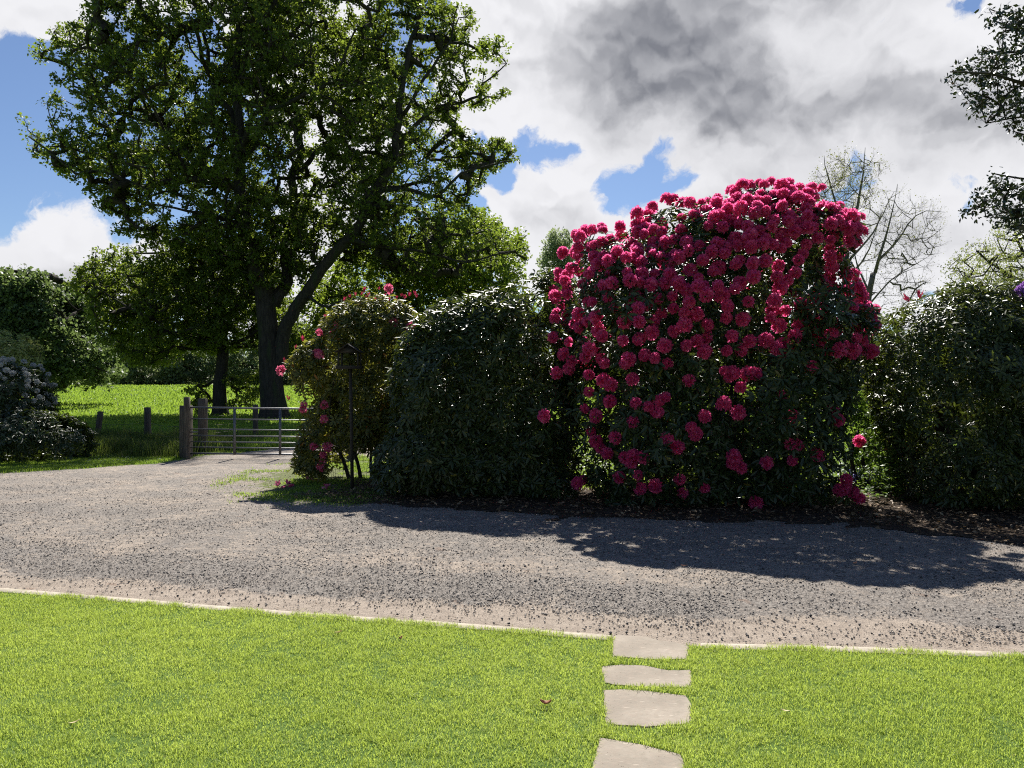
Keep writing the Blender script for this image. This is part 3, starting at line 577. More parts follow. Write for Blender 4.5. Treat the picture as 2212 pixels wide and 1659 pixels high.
# ---------------------------------------------------------------- trees
def edges_mesh(name, A, B, ra, rb, sides, mat, parent):
    t = norm(B-A); u, w = frame(t); a = np.arange(sides)*2*np.pi/sides
    ring = np.cos(a)[None, :, None]*u[:, None]+np.sin(a)[None, :, None]*w[:, None]
    V = np.concatenate([A[:, None]+ring*ra[:, None, None], B[:, None]+ring*rb[:, None, None]], 1).reshape(-1, 3)
    n = len(A); i = (np.arange(n)*2*sides)[:, None]; j = np.arange(sides); k = (j+1) % sides
    q = np.stack([i+j, i+k, i+sides+k, i+sides+j], -1).reshape(-1, 4)
    return link(name, make_mesh(name, V, [q], mat, smooth=True), parent)
def tree(name, label, cat, base, D, limbs, outline, T, Rr, nclump, clump_r, per, leaf, mat, bark='bark', twig='twig', gap=.62, gfreq=.45, tip=.010, seed=1, group=None, sides=12, elong=.7, shell=.0, flat=.75, extra=None, twig_only=0, rag=(.45, .45), thin=0):
    g = np.random.default_rng(seed)
    bx, by = P(*base, D)[[0, 1]]; root = empty(name, (bx, by, tz(bx, by))); tag(root, label, cat, group); off = np.array(root.location)
    nodes = []; rads = []
    for li, (pts, r0, r1) in enumerate(limbs):
        w = np.array([P(q[0], q[1], D+(q[2] if len(q) > 2 else 0)) for q in pts])
        if li == 0: w[0, 2] = off[2]-.25
        L = np.linalg.norm(np.diff(w, axis=0), axis=1).sum(); n = max(6, int(L/.45)); s = spline(w, n)
        t = np.linspace(0, 1, n); r = r0+(r1-r0)*t**.8
        j = (np.c_[fbm(np.c_[t*L*.5, np.full(n, li*7.+seed), np.zeros(n)], 3), fbm(np.c_[t*L*.5, np.full(n, li*7.+50), np.zeros(n)], 3), fbm(np.c_[t*L*.5, np.full(n, li*7.+90), np.zeros(n)], 3)]-.5)
        s = s+j*np.minimum(t*L, 1)[:, None]*(.9 if li else .25)*min(1, L/6)
        if li == 0: r = r*(1+.55*np.exp(-t*L/.5))
        mb = MB(); mb.tube(s-off, r, sides if r0 > .12 else 7, wob=.22 if r0 > .2 else .1)
        mb.build('trunk' if li == 0 else 'limb', M[bark], root, smooth=True)
        st = 3 if li == 0 else 1
        nodes.append(s[max(1, n//st-1 if li == 0 and len(limbs) > 1 else 2):] if li == 0 else s[2:]); rads.append(r[-len(nodes[-1]):])
    nodes = np.concatenate(nodes); rads = np.concatenate(rads); nb = len(nodes)
    N = nclump*12+nb+100; pos = np.zeros((N, 3)); pos[:nb] = nodes; par = np.full(N, -1); cnt = nb
    at, nr = volume(outline, D, T, Rr, int(nclump*1.9), shell=shell, seed=seed, rag=rag)
    keep = (fbm(at*gfreq+seed*3.7, 3) < gap+g.normal(0, .03, len(at))) & ~((at[:, 1] < D-1.5) & (g.random(len(at)) < thin)); at = at[keep][:nclump]; nr = nr[keep][:nclump]
    if extra:
        for (eo, eT, eR, en) in extra:
            a2, n2 = volume(eo, D, eT, eR, en, seed=seed+5); at = np.vstack([at, a2]); nr = np.vstack([nr, n2])
    dist = np.array([np.min(((nodes-a)**2).sum(1)) for a in at]); order = np.argsort(dist); tips = []
    for i in order:
        a = at[i]; d2 = ((pos[:cnt]-a)**2).sum(1); j = int(np.argmin(np.sqrt(d2)+.5*np.maximum(pos[:cnt, 2]-a[2], 0))); d = math.sqrt(d2[j]); 
        if cnt+8 > N: break
        k = max(1, min(7, int(d/.6)+1)); b = pos[j]; ctrl = (a+b)/2+g.normal(0, .10 if twig_only else .16, 3)*d+np.array([0, 0, -.05*d if twig_only else .06*d]); p_ = j
        for t in np.linspace(0, 1, k+1)[1:]:
            q = (1-t)**2*b+2*t*(1-t)*ctrl+t*t*a+g.normal(0, .015 if twig_only else .04, 3)*(t < 1); pos[cnt] = q; par[cnt] = p_; p_ = cnt; cnt += 1
        tips.append(p_)
    w = np.zeros(cnt); w[tips] = 1
    for i in range(cnt-1, nb-1, -1): w[par[i]] += w[i]
    idx = np.arange(nb, cnt); rr = tip*np.sqrt(w[:cnt])**1.15; rr[:nb] = np.minimum(rads*.8, 9)
    pa = par[idx]; ra = np.where(pa < nb, np.minimum(rr[np.maximum(pa, 0)], rr[idx]*1.25), rr[pa])
    edges_mesh('wood', pos[pa]-off, pos[idx]-off, ra, rr[idx], 5, M[twig], root)
    pt = pos[np.array(tips)]
    if twig_only:     # bare spring tree: fans of fine twigs
        m = twig_only; c = np.repeat(pt, m, 0); dr = norm(rand_dirs(len(c), g)+norm(np.repeat(pt-pos[par[np.array(tips)]], m, 0))*1.6+np.array([0, 0, .55])); L = g.uniform(.35, .95, len(c))*clump_r*2
        e = c+dr*L[:, None]; edges_mesh('twigs', c-off, e-off, np.full(len(c), tip*.8), np.full(len(c), tip*.35), 3, M[twig], root)
        c2 = np.repeat(e, per, 0)+g.normal(0, .09, (len(e)*per, 3))
    else:
        c2 = np.repeat(pt, per, 0); sc = np.repeat(clump_r*g.uniform(.55, 1.25, len(pt)), per); dd = rand_dirs(len(c2), g)*(g.random(len(c2))**.45)[:, None]
        c2 = c2+dd*sc[:, None]*np.array([1, 1, flat])
    n = len(c2); L = leaf*g.uniform(.6, 1.3, n); ax = norm(rand_dirs(n, g)+np.array([0, 0, -.15])); nm = norm(rand_dirs(n, g)+np.array([0, 0, .9]))
    V, q = kites(c2-off, ax, nm, L, L*elong, .12); ct = np.repeat(g.random(len(c2)//per if not twig_only else len(e)), per)
    link('crown', make_mesh('crown', V, [q], M[mat], tint=np.clip(.45*ct[:n]+.5*g.random(n), 0, .93)), root)
    print(name, 'nodes', cnt, 'leaves', n)
    return root

oak_out = [(25, 285), (40, 250), (100, 268), (118, 235), (72, 200), (112, 150), (68, 112), (110, 60), (180, 48), (190, 5), (190, -90), (270, -240), (400, -345), (600, -360), (740, -320), (810, -140), (900, -70), (985, -25), (1035, 15), (1012, 75), (1000, 115),  # unseen crown top raised on the left so its shadow reaches the verge
           (1055, 85), (1092, 82), (1100, 150), (1096, 212), (1040, 232), (985, 238), (1005, 285), (1060, 305), (1085, 280), (1120, 330), (1124, 352), (1085, 362), (1045, 378), (1020, 430), (1060, 470), (1140, 505), (1145, 555), (1060, 585), (930, 610),
           (800, 575), (700, 560), (660, 640), (620, 560), (540, 620), (440, 560), (330, 520), (225, 500), (245, 470), (190, 430), (175, 400), (125, 368), (62, 345), (70, 310)]
oak_limbs = [
    ([(592, 908, 0), (588, 840, 0), (583, 760, 0), (578, 690, 0), (572, 620, 0)], .70, .50),
    ([(570, 650, 0), (556, 560, -.3), (540, 490, -.6), (524, 400, -.8), (516, 300, -1.2), (512, 150, -1), (505, 0, -.5), (500, -140, 0), (500, -270, 0)], .48, .08),
    ([(590, 660, .3), (612, 580, .6), (628, 480, 1.0), (636, 374, 1.4), (636, 251, 1.8), (603, 155, 2.2), (577, 53, 2.2), (560, -80, 2)], .36, .08),
    ([(598, 800, .1), (622, 700, .0), (650, 640, -.4), (700, 575, -.9), (760, 500, -1.4), (801, 416, -1.8), (850, 350, -2.0), (870, 250, -2.2), (880, 150, -2), (905, 40, -1.6), (900, -80, -1.4)], .42, .09),
    ([(524, 405, -.8), (491, 406, -1.0), (417, 395, -1.6), (374, 390, -2), (320, 398, -2.2), (240, 379, -2.4), (176, 374, -2.3), (133, 352, -2.2), (64, 300, -2)], .23, .04),
    ([(528, 420, -.8), (480, 384, -.2), (411, 336, .5), (363, 288, 1.0), (299, 262, 1.6), (220, 230, 2), (140, 190, 2.2)], .20, .04),
    ([(405, 395, -1.6), (398, 350, -2.6), (372, 310, -3.2), (330, 240, -3.8), (260, 150, -4), (200, 90, -4)], .13, .03),
    ([(516, 300, -1.2), (480, 230, -.6), (440, 130, .2), (420, 0, .8), (400, -110, 1)], .18, .05),
    ([(518, 330, -1.2), (540, 256, -2.4), (587, 243, -3.2), (667, 198, -4.2), (720, 150, -4.8), (760, 60, -5)], .17, .04),
    ([(512, 200, -1), (560, 60, -1.8), (640, -60, -2), (700, -150, -2)], .16, .04),
    ([(801, 416, -1.8), (840, 360, -1), (876, 310, -.4), (929, 235, .2), (1014, 219, .5), (1041, 181, .6), (1098, 135, .7)], .19, .03),
    ([(785, 440, -1.6), (822, 430, -1.9), (885, 420, -2.2), (940, 427, -2.4), (988, 379, -2.6), (1068, 358, -2.8), (1118, 348, -2.8)], .15, .03),
    ([(735, 528, -1.2), (764, 512, -1.6), (833, 539, -2.2), (908, 545, -2.6), (1015, 560, -2.8), (1100, 540, -3)], .15, .03),
    ([(640, 374, 1.4), (690, 330, 2.4), (740, 290, 3.2), (800, 200, 3.8), (830, 80, 4)], .17, .04),
    ([(655, 636, -.4), (700, 655, -1.6), (760, 640, -2.2), (830, 650, -2.6)], .10, .03),
    ([(870, 250, -2.2), (940, 130, -2.6), (985, 30, -2.8)], .12, .03),
    ([(545, 500, -.6), (470, 470, -2.0), (390, 450, -3.0), (300, 440, -3.4)], .14, .03)]
tree('oak_tree', 'huge spreading oak with forked trunk and dark green leaves behind the metal gate', 'tree', (592, 908), 42, oak_limbs, oak_out, 7.0, 6.5, 9000, .38, 32, .175, 'oak_leaf', rag=(.22, .6), thin=.55, gap=.52, gfreq=.62, tip=.016, seed=3, extra=[([(470, 420), (540, 400), (640, 400), (700, 470), (680, 560), (600, 640), (540, 620), (480, 540)], 3.5, 3, 330)])
tree('oak_tree', 'smaller dark oak with straight trunk, standing left of the huge oak in the field', 'tree', (475, 900), 46, [
    ([(475, 900), (477, 830), (479, 740), (474, 660), (466, 600)], .42, .28), ([(474, 660), (455, 560, -.5), (440, 500, -1), (430, 440, -1)], .24, .06),
    ([(478, 745), (458, 736, -.6), (415, 735, -1.6), (364, 723, -2.4), (325, 690, -2.8), (250, 660, -3), (170, 605, -3)], .20, .03),
    ([(478, 740), (520, 735, -.4), (560, 700, -1), (600, 640, -1.5)], .16, .04), ([(466, 600), (400, 560, .8), (330, 545, 1.5), (260, 540, 2)], .14, .03), ([(470, 640), (530, 580, 1.), (560, 540, 1.5)], .12, .03),
    ([(470, 690), (400, 680, 1.2), (330, 640, 2.2), (240, 600, 2.6)], .12, .03)],
    [(150, 620), (160, 592), (205, 545), (260, 518), (350, 520), (450, 500), (560, 520), (620, 600), (640, 700), (650, 790), (600, 800), (540, 760), (440, 770), (400, 790), (330, 800), (262, 790), (215, 730), (195, 690), (185, 640)],
    4.8, 3.2, 2300, .40, 38, .17, 'oak_leaf', gap=.62, tip=.013, seed=11, extra=[([(395, 845), (430, 820), (460, 830), (460, 880), (425, 895)], .8, .6, 26), ([(490, 810), (560, 790), (600, 830), (550, 880), (500, 885)], 1.2, .8, 60)])
tree('lime_tree', 'bright green tree behind the right side of the huge oak', 'tree', (850, 880), 50, [
    ([(850, 880), (850, 780), (855, 700), (860, 600)], .45, .16), ([(852, 740), (780, 660, -1), (720, 620, -1.5)], .18, .05), ([(855, 700), (950, 600, -1), (1060, 560, -1.5)], .18, .05), ([(852, 760), (940, 690, .5), (1080, 650, 1)], .16, .05)],
    [(640, 800), (630, 640), (690, 575), (800, 520), (900, 480), (1000, 440), (1075, 470), (1140, 510), (1130, 590), (1170, 640), (1150, 760), (1000, 800)], 5., 3.5, 1500, .62, 42, .23, 'lime_leaf', gap=.66, tip=.016, seed=15)
tree('chestnut_tree', 'round dark green tree at the left edge, its branches sweeping the meadow', 'tree', (95, 862), 56, [
    ([(95, 862), (98, 800), (100, 740), (104, 680)], .5, .2), ([(98, 790), (40, 720, -1), (-10, 660, -1)], .2, .05), ([(100, 740), (160, 680, -1), (190, 660, -2)], .2, .05), ([(98, 800), (170, 780, -1.5), (235, 800, -2)], .16, .04), ([(104, 680), (90, 620, 0), (100, 595, 0)], .16, .05)],
    [(-90, 640), (-30, 596), (60, 580), (135, 590), (175, 630), (205, 690), (240, 745), (262, 800), (235, 832), (150, 842), (60, 846), (-80, 850)], 5., 4.5, 1500, .62, 50, .26, 'chestnut_leaf', gap=.68, tip=.016, seed=21, shell=.5)
# tree line beyond the meadow
TL = [(-260, 690, 170, 128), (-90, 700, 150, 140), (175, 726, 110, 150), (262, 706, 90, 150), (345, 716, 110, 145), (440, 700, 120, 150), (545, 712, 110, 145), (650, 690, 130, 150), (770, 706, 120, 140), (890, 690, 130, 150), (1010, 706, 120, 145),
      (1120, 680, 130, 150), (1290, 690, 150, 145), (1430, 706, 130, 140), (1570, 690, 140, 150), (1720, 700, 150, 140), (1890, 676, 150, 135), (2060, 690, 160, 130), (2250, 660, 190, 125)]
tlab = ['green tree in the far tree line, %s' % w for w in ['out past the left edge', 'hidden behind the round dark tree', 'just right of the round dark tree', 'above the grazing sheep', 'right of the grazing sheep', 'seen just left of the smaller oak trunk', 'between the two oak trunks',
        'right of the forked oak trunk', 'behind the pink budded shrub', 'behind the bare-flowered green shrub', 'over the middle of the green shrub', 'below the small lone far tree', 'behind the left side of the pink bush', 'behind the middle of the pink bush, left half', 'behind the middle of the pink bush', 'behind the right side of the pink bush', 'below the bare spring trees', 'behind the right dark shrub', 'at the right edge']]
for i, (cx, top, w, D) in enumerate(TL):
    o = [(cx-w*.55, 835), (cx-w*.6, 790), (cx-w*.45, top+40), (cx-w*.2, top+8), (cx+w*.1, top), (cx+w*.4, top+30), (cx+w*.6, 785), (cx+w*.55, 838)]
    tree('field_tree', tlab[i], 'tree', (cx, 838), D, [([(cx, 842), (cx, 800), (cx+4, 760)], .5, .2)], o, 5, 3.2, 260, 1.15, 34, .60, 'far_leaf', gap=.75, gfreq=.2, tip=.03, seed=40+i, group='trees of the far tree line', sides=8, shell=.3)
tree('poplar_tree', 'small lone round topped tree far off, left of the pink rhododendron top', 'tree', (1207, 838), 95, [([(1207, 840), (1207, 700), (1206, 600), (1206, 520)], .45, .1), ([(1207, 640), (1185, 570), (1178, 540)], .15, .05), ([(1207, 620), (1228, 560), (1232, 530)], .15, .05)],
     [(1168, 700), (1160, 560), (1176, 512), (1200, 490), (1228, 496), (1244, 525), (1242, 580), (1252, 700)], 2.6, 2.2, 420, .62, 26, .30, 'haze_leaf', gap=.62, gfreq=.5, tip=.02, seed=70)
tree('ash_tree', 'nearly bare spring tree with tufts of yellow buds, right of the pink rhododendron top', 'tree', (1840, 860), 32, [
    ([(1840, 890), (1838, 760), (1828, 600), (1816, 520)], .26, .15), ([(1822, 560), (1812, 480, .3), (1800, 400, .6), (1790, 335, .8)], .10, .008), ([(1818, 520), (1850, 440, -.3), (1862, 380, -.6), (1872, 320, -.8)], .09, .008), ([(1825, 580), (1880, 500, .6), (1920, 410, 1.)], .07, .008), ([(1830, 600), (1870, 560, -.8), (1905, 460, -1.2)], .06, .008)],
     [(1758, 400), (1775, 350), (1830, 325), (1880, 318), (1920, 370), (1930, 450), (1900, 560), (1860, 650), (1800, 560), (1780, 470)], 2.0, 1.2, 420, .24, 2, .065, 'bud_leaf', bark='pale_twig', twig='pale_twig', gap=.56, gfreq=.8, tip=.0036, seed=77, twig_only=5, rag=(.5, .9), sides=8)
tree('ash_tree', 'nearly bare spring tree of fine drooping twigs, leaning right beside the yellow budded one', 'tree', (1875, 860), 29, [
    ([(1870, 890), (1872, 760), (1874, 660), (1890, 590)], .17, .10), ([(1890, 590), (1908, 520, -.2), (1925, 460, -.4), (1938, 395, -.5)], .07, .006), ([(1900, 560), (1950, 500, .4), (1990, 460, .7), (2032, 460, 1.)], .05, .006), ([(1880, 640), (1850, 560, .5), (1845, 490, .8)], .05, .006), ([(1876, 660), (1930, 600, -.6), (2000, 560, -1)], .04, .006)],
     [(1850, 520), (1900, 430), (1940, 392), (1975, 420), (2030, 460), (2035, 520), (2010, 600), (2000, 690), (1850, 700), (1840, 600)], 1.8, 1.0, 460, .24, 1, .045, 'bud_leaf', bark='pale_twig', twig='pale_twig', gap=.56, gfreq=.8, tip=.0030, seed=78, twig_only=5, rag=(.5, .9), sides=8)
tree('willow_tree', 'pale green feathery tree above the dark shrub at the right edge', 'tree', (2260, 870), 26, [
    ([(2260, 905), (2258, 760), (2240, 640)], .25, .14), ([(2250, 680), (2180, 600, -.4), (2110, 540, -.8)], .1, .03), ([(2245, 650), (2220, 560, .3), (2190, 500, .5)], .1, .03), ([(2255, 720), (2160, 660, .3), (2070, 610, .6)], .09, .02), ([(2240, 640), (2300, 540, 0), (2340, 480, 0)], .1, .03)],
     [(2025, 650), (2050, 560), (2100, 512), (2150, 480), (2230, 440), (2400, 460), (2440, 700), (2300, 800), (2060, 760)], 2.6, 2.0, 900, .30, 26, .095, 'willow_leaf', bark='twig', gap=.62, gfreq=.8, tip=.006, seed=81, elong=.4)
tree('holly_tree', 'dark glossy holly reaching in from the right edge against the sky', 'tree', (2560, 1180), 8.2, [
    ([(2560, 1180), (2550, 900), (2540, 600), (2520, 300), (2480, 50), (2460, -150)], .14, .05), ([(2545, 600), (2400, 500, -.1), (2290, 455, -.1), (2200, 440, -.1), (2110, 455, -.1)], .035, .006), ([(2380, 490), (2280, 400, .3), (2190, 385, .4), (2150, 375, .4)], .02, .006),
    ([(2520, 330), (2380, 240, -.3), (2250, 190, -.4), (2150, 160, -.4), (2050, 150, -.4)], .04, .006), ([(2500, 200), (2350, 120, .3), (2230, 80, .4), (2120, 40, .4)], .035, .006), ([(2400, 260), (2300, 250), (2200, 250, .2), (2120, 260, .2)], .02, .006)],
     [(2028, 132), (2045, 175), (2090, 215), (2110, 262), (2165, 270), (2200, 300), (2300, 340), (2560, 420), (2640, 200), (2600, -150), (2400, -200), (2260, -10), (2215, 20), (2150, 15), (2090, 30), (2110, 80), (2070, 120)], .9, .5, 1250, .10, 15, .052, 'holly_leaf', rag=(.10, 2.5), bark='twig', gap=.60, gfreq=2.6, tip=.0022, seed=91, elong=.5, extra=[([(2080, 465), (2095, 425), (2135, 365), (2150, 360), (2180, 395), (2260, 400), (2400, 430), (2460, 560), (2300, 530), (2212, 505), (2140, 485)], .45, .3, 260)])

# ---------------------------------------------------------------- shrubs
def truss_template(seed, petal=.030, rad=.062, nf=19):
    g = np.random.default_rng(seed); i = np.arange(nf)+.5; ph = np.arccos(1-1.35*i/nf); th = np.pi*(1+5**.5)*i
    n = np.c_[np.cos(th)*np.sin(ph), np.sin(th)*np.sin(ph), np.cos(ph)]; n = norm(n+g.normal(0, .10, n.shape)); c = n*(rad*.55)*g.uniform(.85, 1.15, (nf, 1)); u, w = frame(n)
    m = 5; k = np.repeat(np.arange(nf), m); a = np.tile(np.arange(m)*2*np.pi/m, nf)+np.repeat(g.uniform(0, 6, nf), m)
    s = np.cos(a)[:, None]*u[k]+np.sin(a)[:, None]*w[k]; ax = norm(n[k]*1.15+s*.75); nm = norm(-s+n[k]*.6+g.normal(0, .25, s.shape))
    L = petal*1.55*g.uniform(.85, 1.15, len(k)); sd2 = norm(np.cross(nm, ax)); W = petal*1.2
    # petal: narrow throat, broad frilled lip
    pts = [(0, 0, 0), (.55, .42, 0), (1., .34, .18), (1.06, 0, -.10), (1., -.34, .18), (.55, -.42, 0)]
    V = np.stack([c[k]+ax*L[:, None]*p0+sd2*W*p1*1.1+s*(L[:, None]*(.34 if p0 > .9 else 0))+nm*p2*W+g.normal(0, .0022, s.shape)*(p0 > 0) for p0, p1, p2 in pts], 1).reshape(-1, 3)
    j = np.arange(len(k))[:, None]*6; q = np.concatenate([j+np.array([[0, 1, 2, 3]]), j+np.array([[0, 3, 4, 5]])], 1).reshape(-1, 4)
    return V, q, np.repeat(g.random(len(k)), 2)*.93
def bud_template(seed):
    g = np.random.default_rng(seed); n = 14; a = g.uniform(0, 2*np.pi, n); z = g.uniform(.0, .035, n); c = np.c_[np.cos(a)*.008, np.sin(a)*.008, z]
    ax = norm(np.c_[np.cos(a)*.38, np.sin(a)*.38, np.ones(n)]); nm = norm(np.c_[np.cos(a), np.sin(a), np.zeros(n)+.2]); V, q = kites(c, ax, nm, g.uniform(.035, .055, n), .016, .1)
    return V, q, g.random(n)*.93
def rot_to(n, g):
    n = n/np.linalg.norm(n); q = Vector(n).to_track_quat('Z', 'Y').to_matrix() @ Matrix.Rotation(g.uniform(0, 6.28), 3, 'Z'); return q
def place_heads(root, off, P_, N_, templates, mat, name, stuffname, lo, hi, g, nparts=100):
    """the heads nearest the photographer as parts of their own, the rest in one mesh"""
    meshes = [make_mesh(name, V, [q], M[mat], tint=t) for V, q, t in templates]
    key = P_[:, 1]+g.normal(0, .05, len(P_)); order = np.argsort(key); sc = g.uniform(lo, hi, len(P_)); Vs = []; Qs = []; Ts = []; nn = 0
    for r, i in enumerate(order):
        m = rot_to(N_[i], g); t = int(g.integers(len(templates)))
        if r < nparts:
            o = link(name, meshes[t], root); o.matrix_local = Matrix.Translation(Vector(P_[i]-off)) @ (m.to_4x4()) @ Matrix.Diagonal((sc[i], sc[i], sc[i]*g.uniform(.85, 1.35), 1))
        else:
            V, q, ti = templates[t]; V = (V*sc[i]*[1, 1, g.uniform(.85, 1.35)])@np.array(m).T+P_[i]-off; Vs.append(V); Qs.append(q+nn); Ts.append(ti); nn += len(V)
    if Vs: tag(link(stuffname, make_mesh(stuffname, np.concatenate(Vs), [np.concatenate(Qs)], M[mat], tint=np.concatenate(Ts)), root), kind='stuff')
def poisson(p, r, w=None):
    keep = []
    kp = np.zeros((0, 3))
    for i in range(len(p)):
        rr = r if np.ndim(r) == 0 else r[i]
        if len(kp) and (((kp-p[i])**2).sum(1) < rr*rr).any(): continue
        keep.append(i); kp = np.vstack([kp, p[i]])
    return np.array(keep)
def shrub(name, label, cat, outline, D, T, Rr, nros, leaf, mat, seed, stems=6, per=8, gap=.66, gfreq=1.4, shell=.45, floor=0.0, lw=.30, bark='twig', base=None, group=None, size=(.75, 1.2), rag=(.11, 1.7)):
    g = np.random.default_rng(seed); c, nr = volume(outline, D, T, Rr, int(nros*1.8), shell=shell, seed=seed, rag=rag)
    keep = (fbm(c*gfreq+seed, 3) < gap+g.normal(0, .05, len(c))) & (c[:, 2] > floor+.05); c = c[keep][:nros]; nr = nr[keep][:nros]
    bx = (c[:, 0].min()+c[:, 0].max())/2 if base is None else P(base, 900, D)[0]
    root = empty(name, (bx, D, 0)); tag(root, label, cat, group); off = np.array(root.location)
    # stems rising from the base and dividing towards the leaves
    lo, hi = c.min(0), c.max(0); nodes = []
    for s in range(stems):
        t = (s+.5)/stems; st = np.array([bx+(t-.5)*(hi[0]-lo[0])*.35, D+g.uniform(-.3, .3)*T, -.05]); tgt = c[g.integers(len(c))]*.5+np.array([lo[0]+(hi[0]-lo[0])*t, D, lo[2]+(hi[2]-lo[2])*.7])*.5
        mid = (st+tgt)/2+np.array([(t-.5)*.5, g.uniform(-.3, .3), .1]); pts = spline([st, (st*2+mid)/3+g.normal(0, .05, 3), mid, tgt], 14); r = np.linspace(.045, .014, 14)*g.uniform(.8, 1.2)
        mb = MB(); mb.tube(pts-off, r, 7); mb.build('stem', M[bark], root, smooth=True); nodes.append(pts[3:])
    nodes = np.concatenate(nodes); nb = len(nodes); N = nb+len(c)*3+10; pos = np.zeros((N, 3)); pos[:nb] = nodes; cnt = nb; A = []; B = []
    sub = c[g.permutation(len(c))[:min(len(c), 1500)]]; d0 = np.array([((nodes-a)**2).sum(1).min() for a in sub])
    for a in sub[np.argsort(d0)]:
        j = int(np.argmin(((pos[:cnt]-a)**2).sum(1))); b = pos[j]; d = np.linalg.norm(a-b); mid = (a+b)/2+g.normal(0, .1, 3)*d-np.array([0, 0, .08*d])
        pos[cnt] = mid; pos[cnt+1] = a; cnt += 2; A += [b, mid]; B += [mid, a]
    A = np.array(A); B = np.array(B); edges_mesh('wood', A-off, B-off, np.full(len(A), .007), np.full(len(A), .005), 4, M[bark], root)
    # whorls of leaves
    n = len(c); ax = norm(nr*.8+np.array([0, 0, .7])+g.normal(0, .35, (n, 3))); u, w = frame(ax); k = np.repeat(np.arange(n), per); m = n*per
    a = np.tile(np.arange(per)*2*np.pi/per, n)+np.repeat(g.uniform(0, 6, n), per)+g.normal(0, .25, m); el = g.uniform(-.45, .55, m)
    d = norm((np.cos(a)[:, None]*u[k]+np.sin(a)[:, None]*w[k])*np.cos(el)[:, None]+ax[k]*np.sin(el)[:, None]+np.array([0, 0, -.12])); nm = norm(ax[k]+g.normal(0, .22, (m, 3))-d*(ax[k]*d).sum(1)[:, None])
    L = leaf*g.uniform(size[0], size[1], m); V, q = lances(c[k]+d*.012+ax[k]*g.uniform(-.02, .02, m)[:, None], d, nm, L, L*lw)
    ti = np.clip(.35*np.repeat(g.random(n), per)+.6*g.random(m), 0, .93); ti = np.where(g.random(m) < .012, 1., ti)
    link('foliage', make_mesh('foliage', V-off if False else V-off, [q], M[mat], tint=np.repeat(ti, 2)), root)
    return root, off, g
big_out = [(1290, 1098), (1255, 1040), (1235, 960), (1215, 880), (1202, 790), (1198, 690), (1206, 610), (1222, 555), (1255, 510), (1295, 500), (1335, 508), (1375, 480), (1425, 442), (1480, 432), (1530, 440), (1575, 415), (1640, 402), (1700, 404), (1770, 412), (1790, 435), (1830, 447), (1855, 475), (1858, 505), (1842, 535), (1845, 600), (1845, 645), (1892, 668), (1888, 720), (1880, 790), (1850, 860), (1830, 940), (1835, 1010), (1850, 1075), (1790, 1100), (1600, 1106), (1400, 1104)]
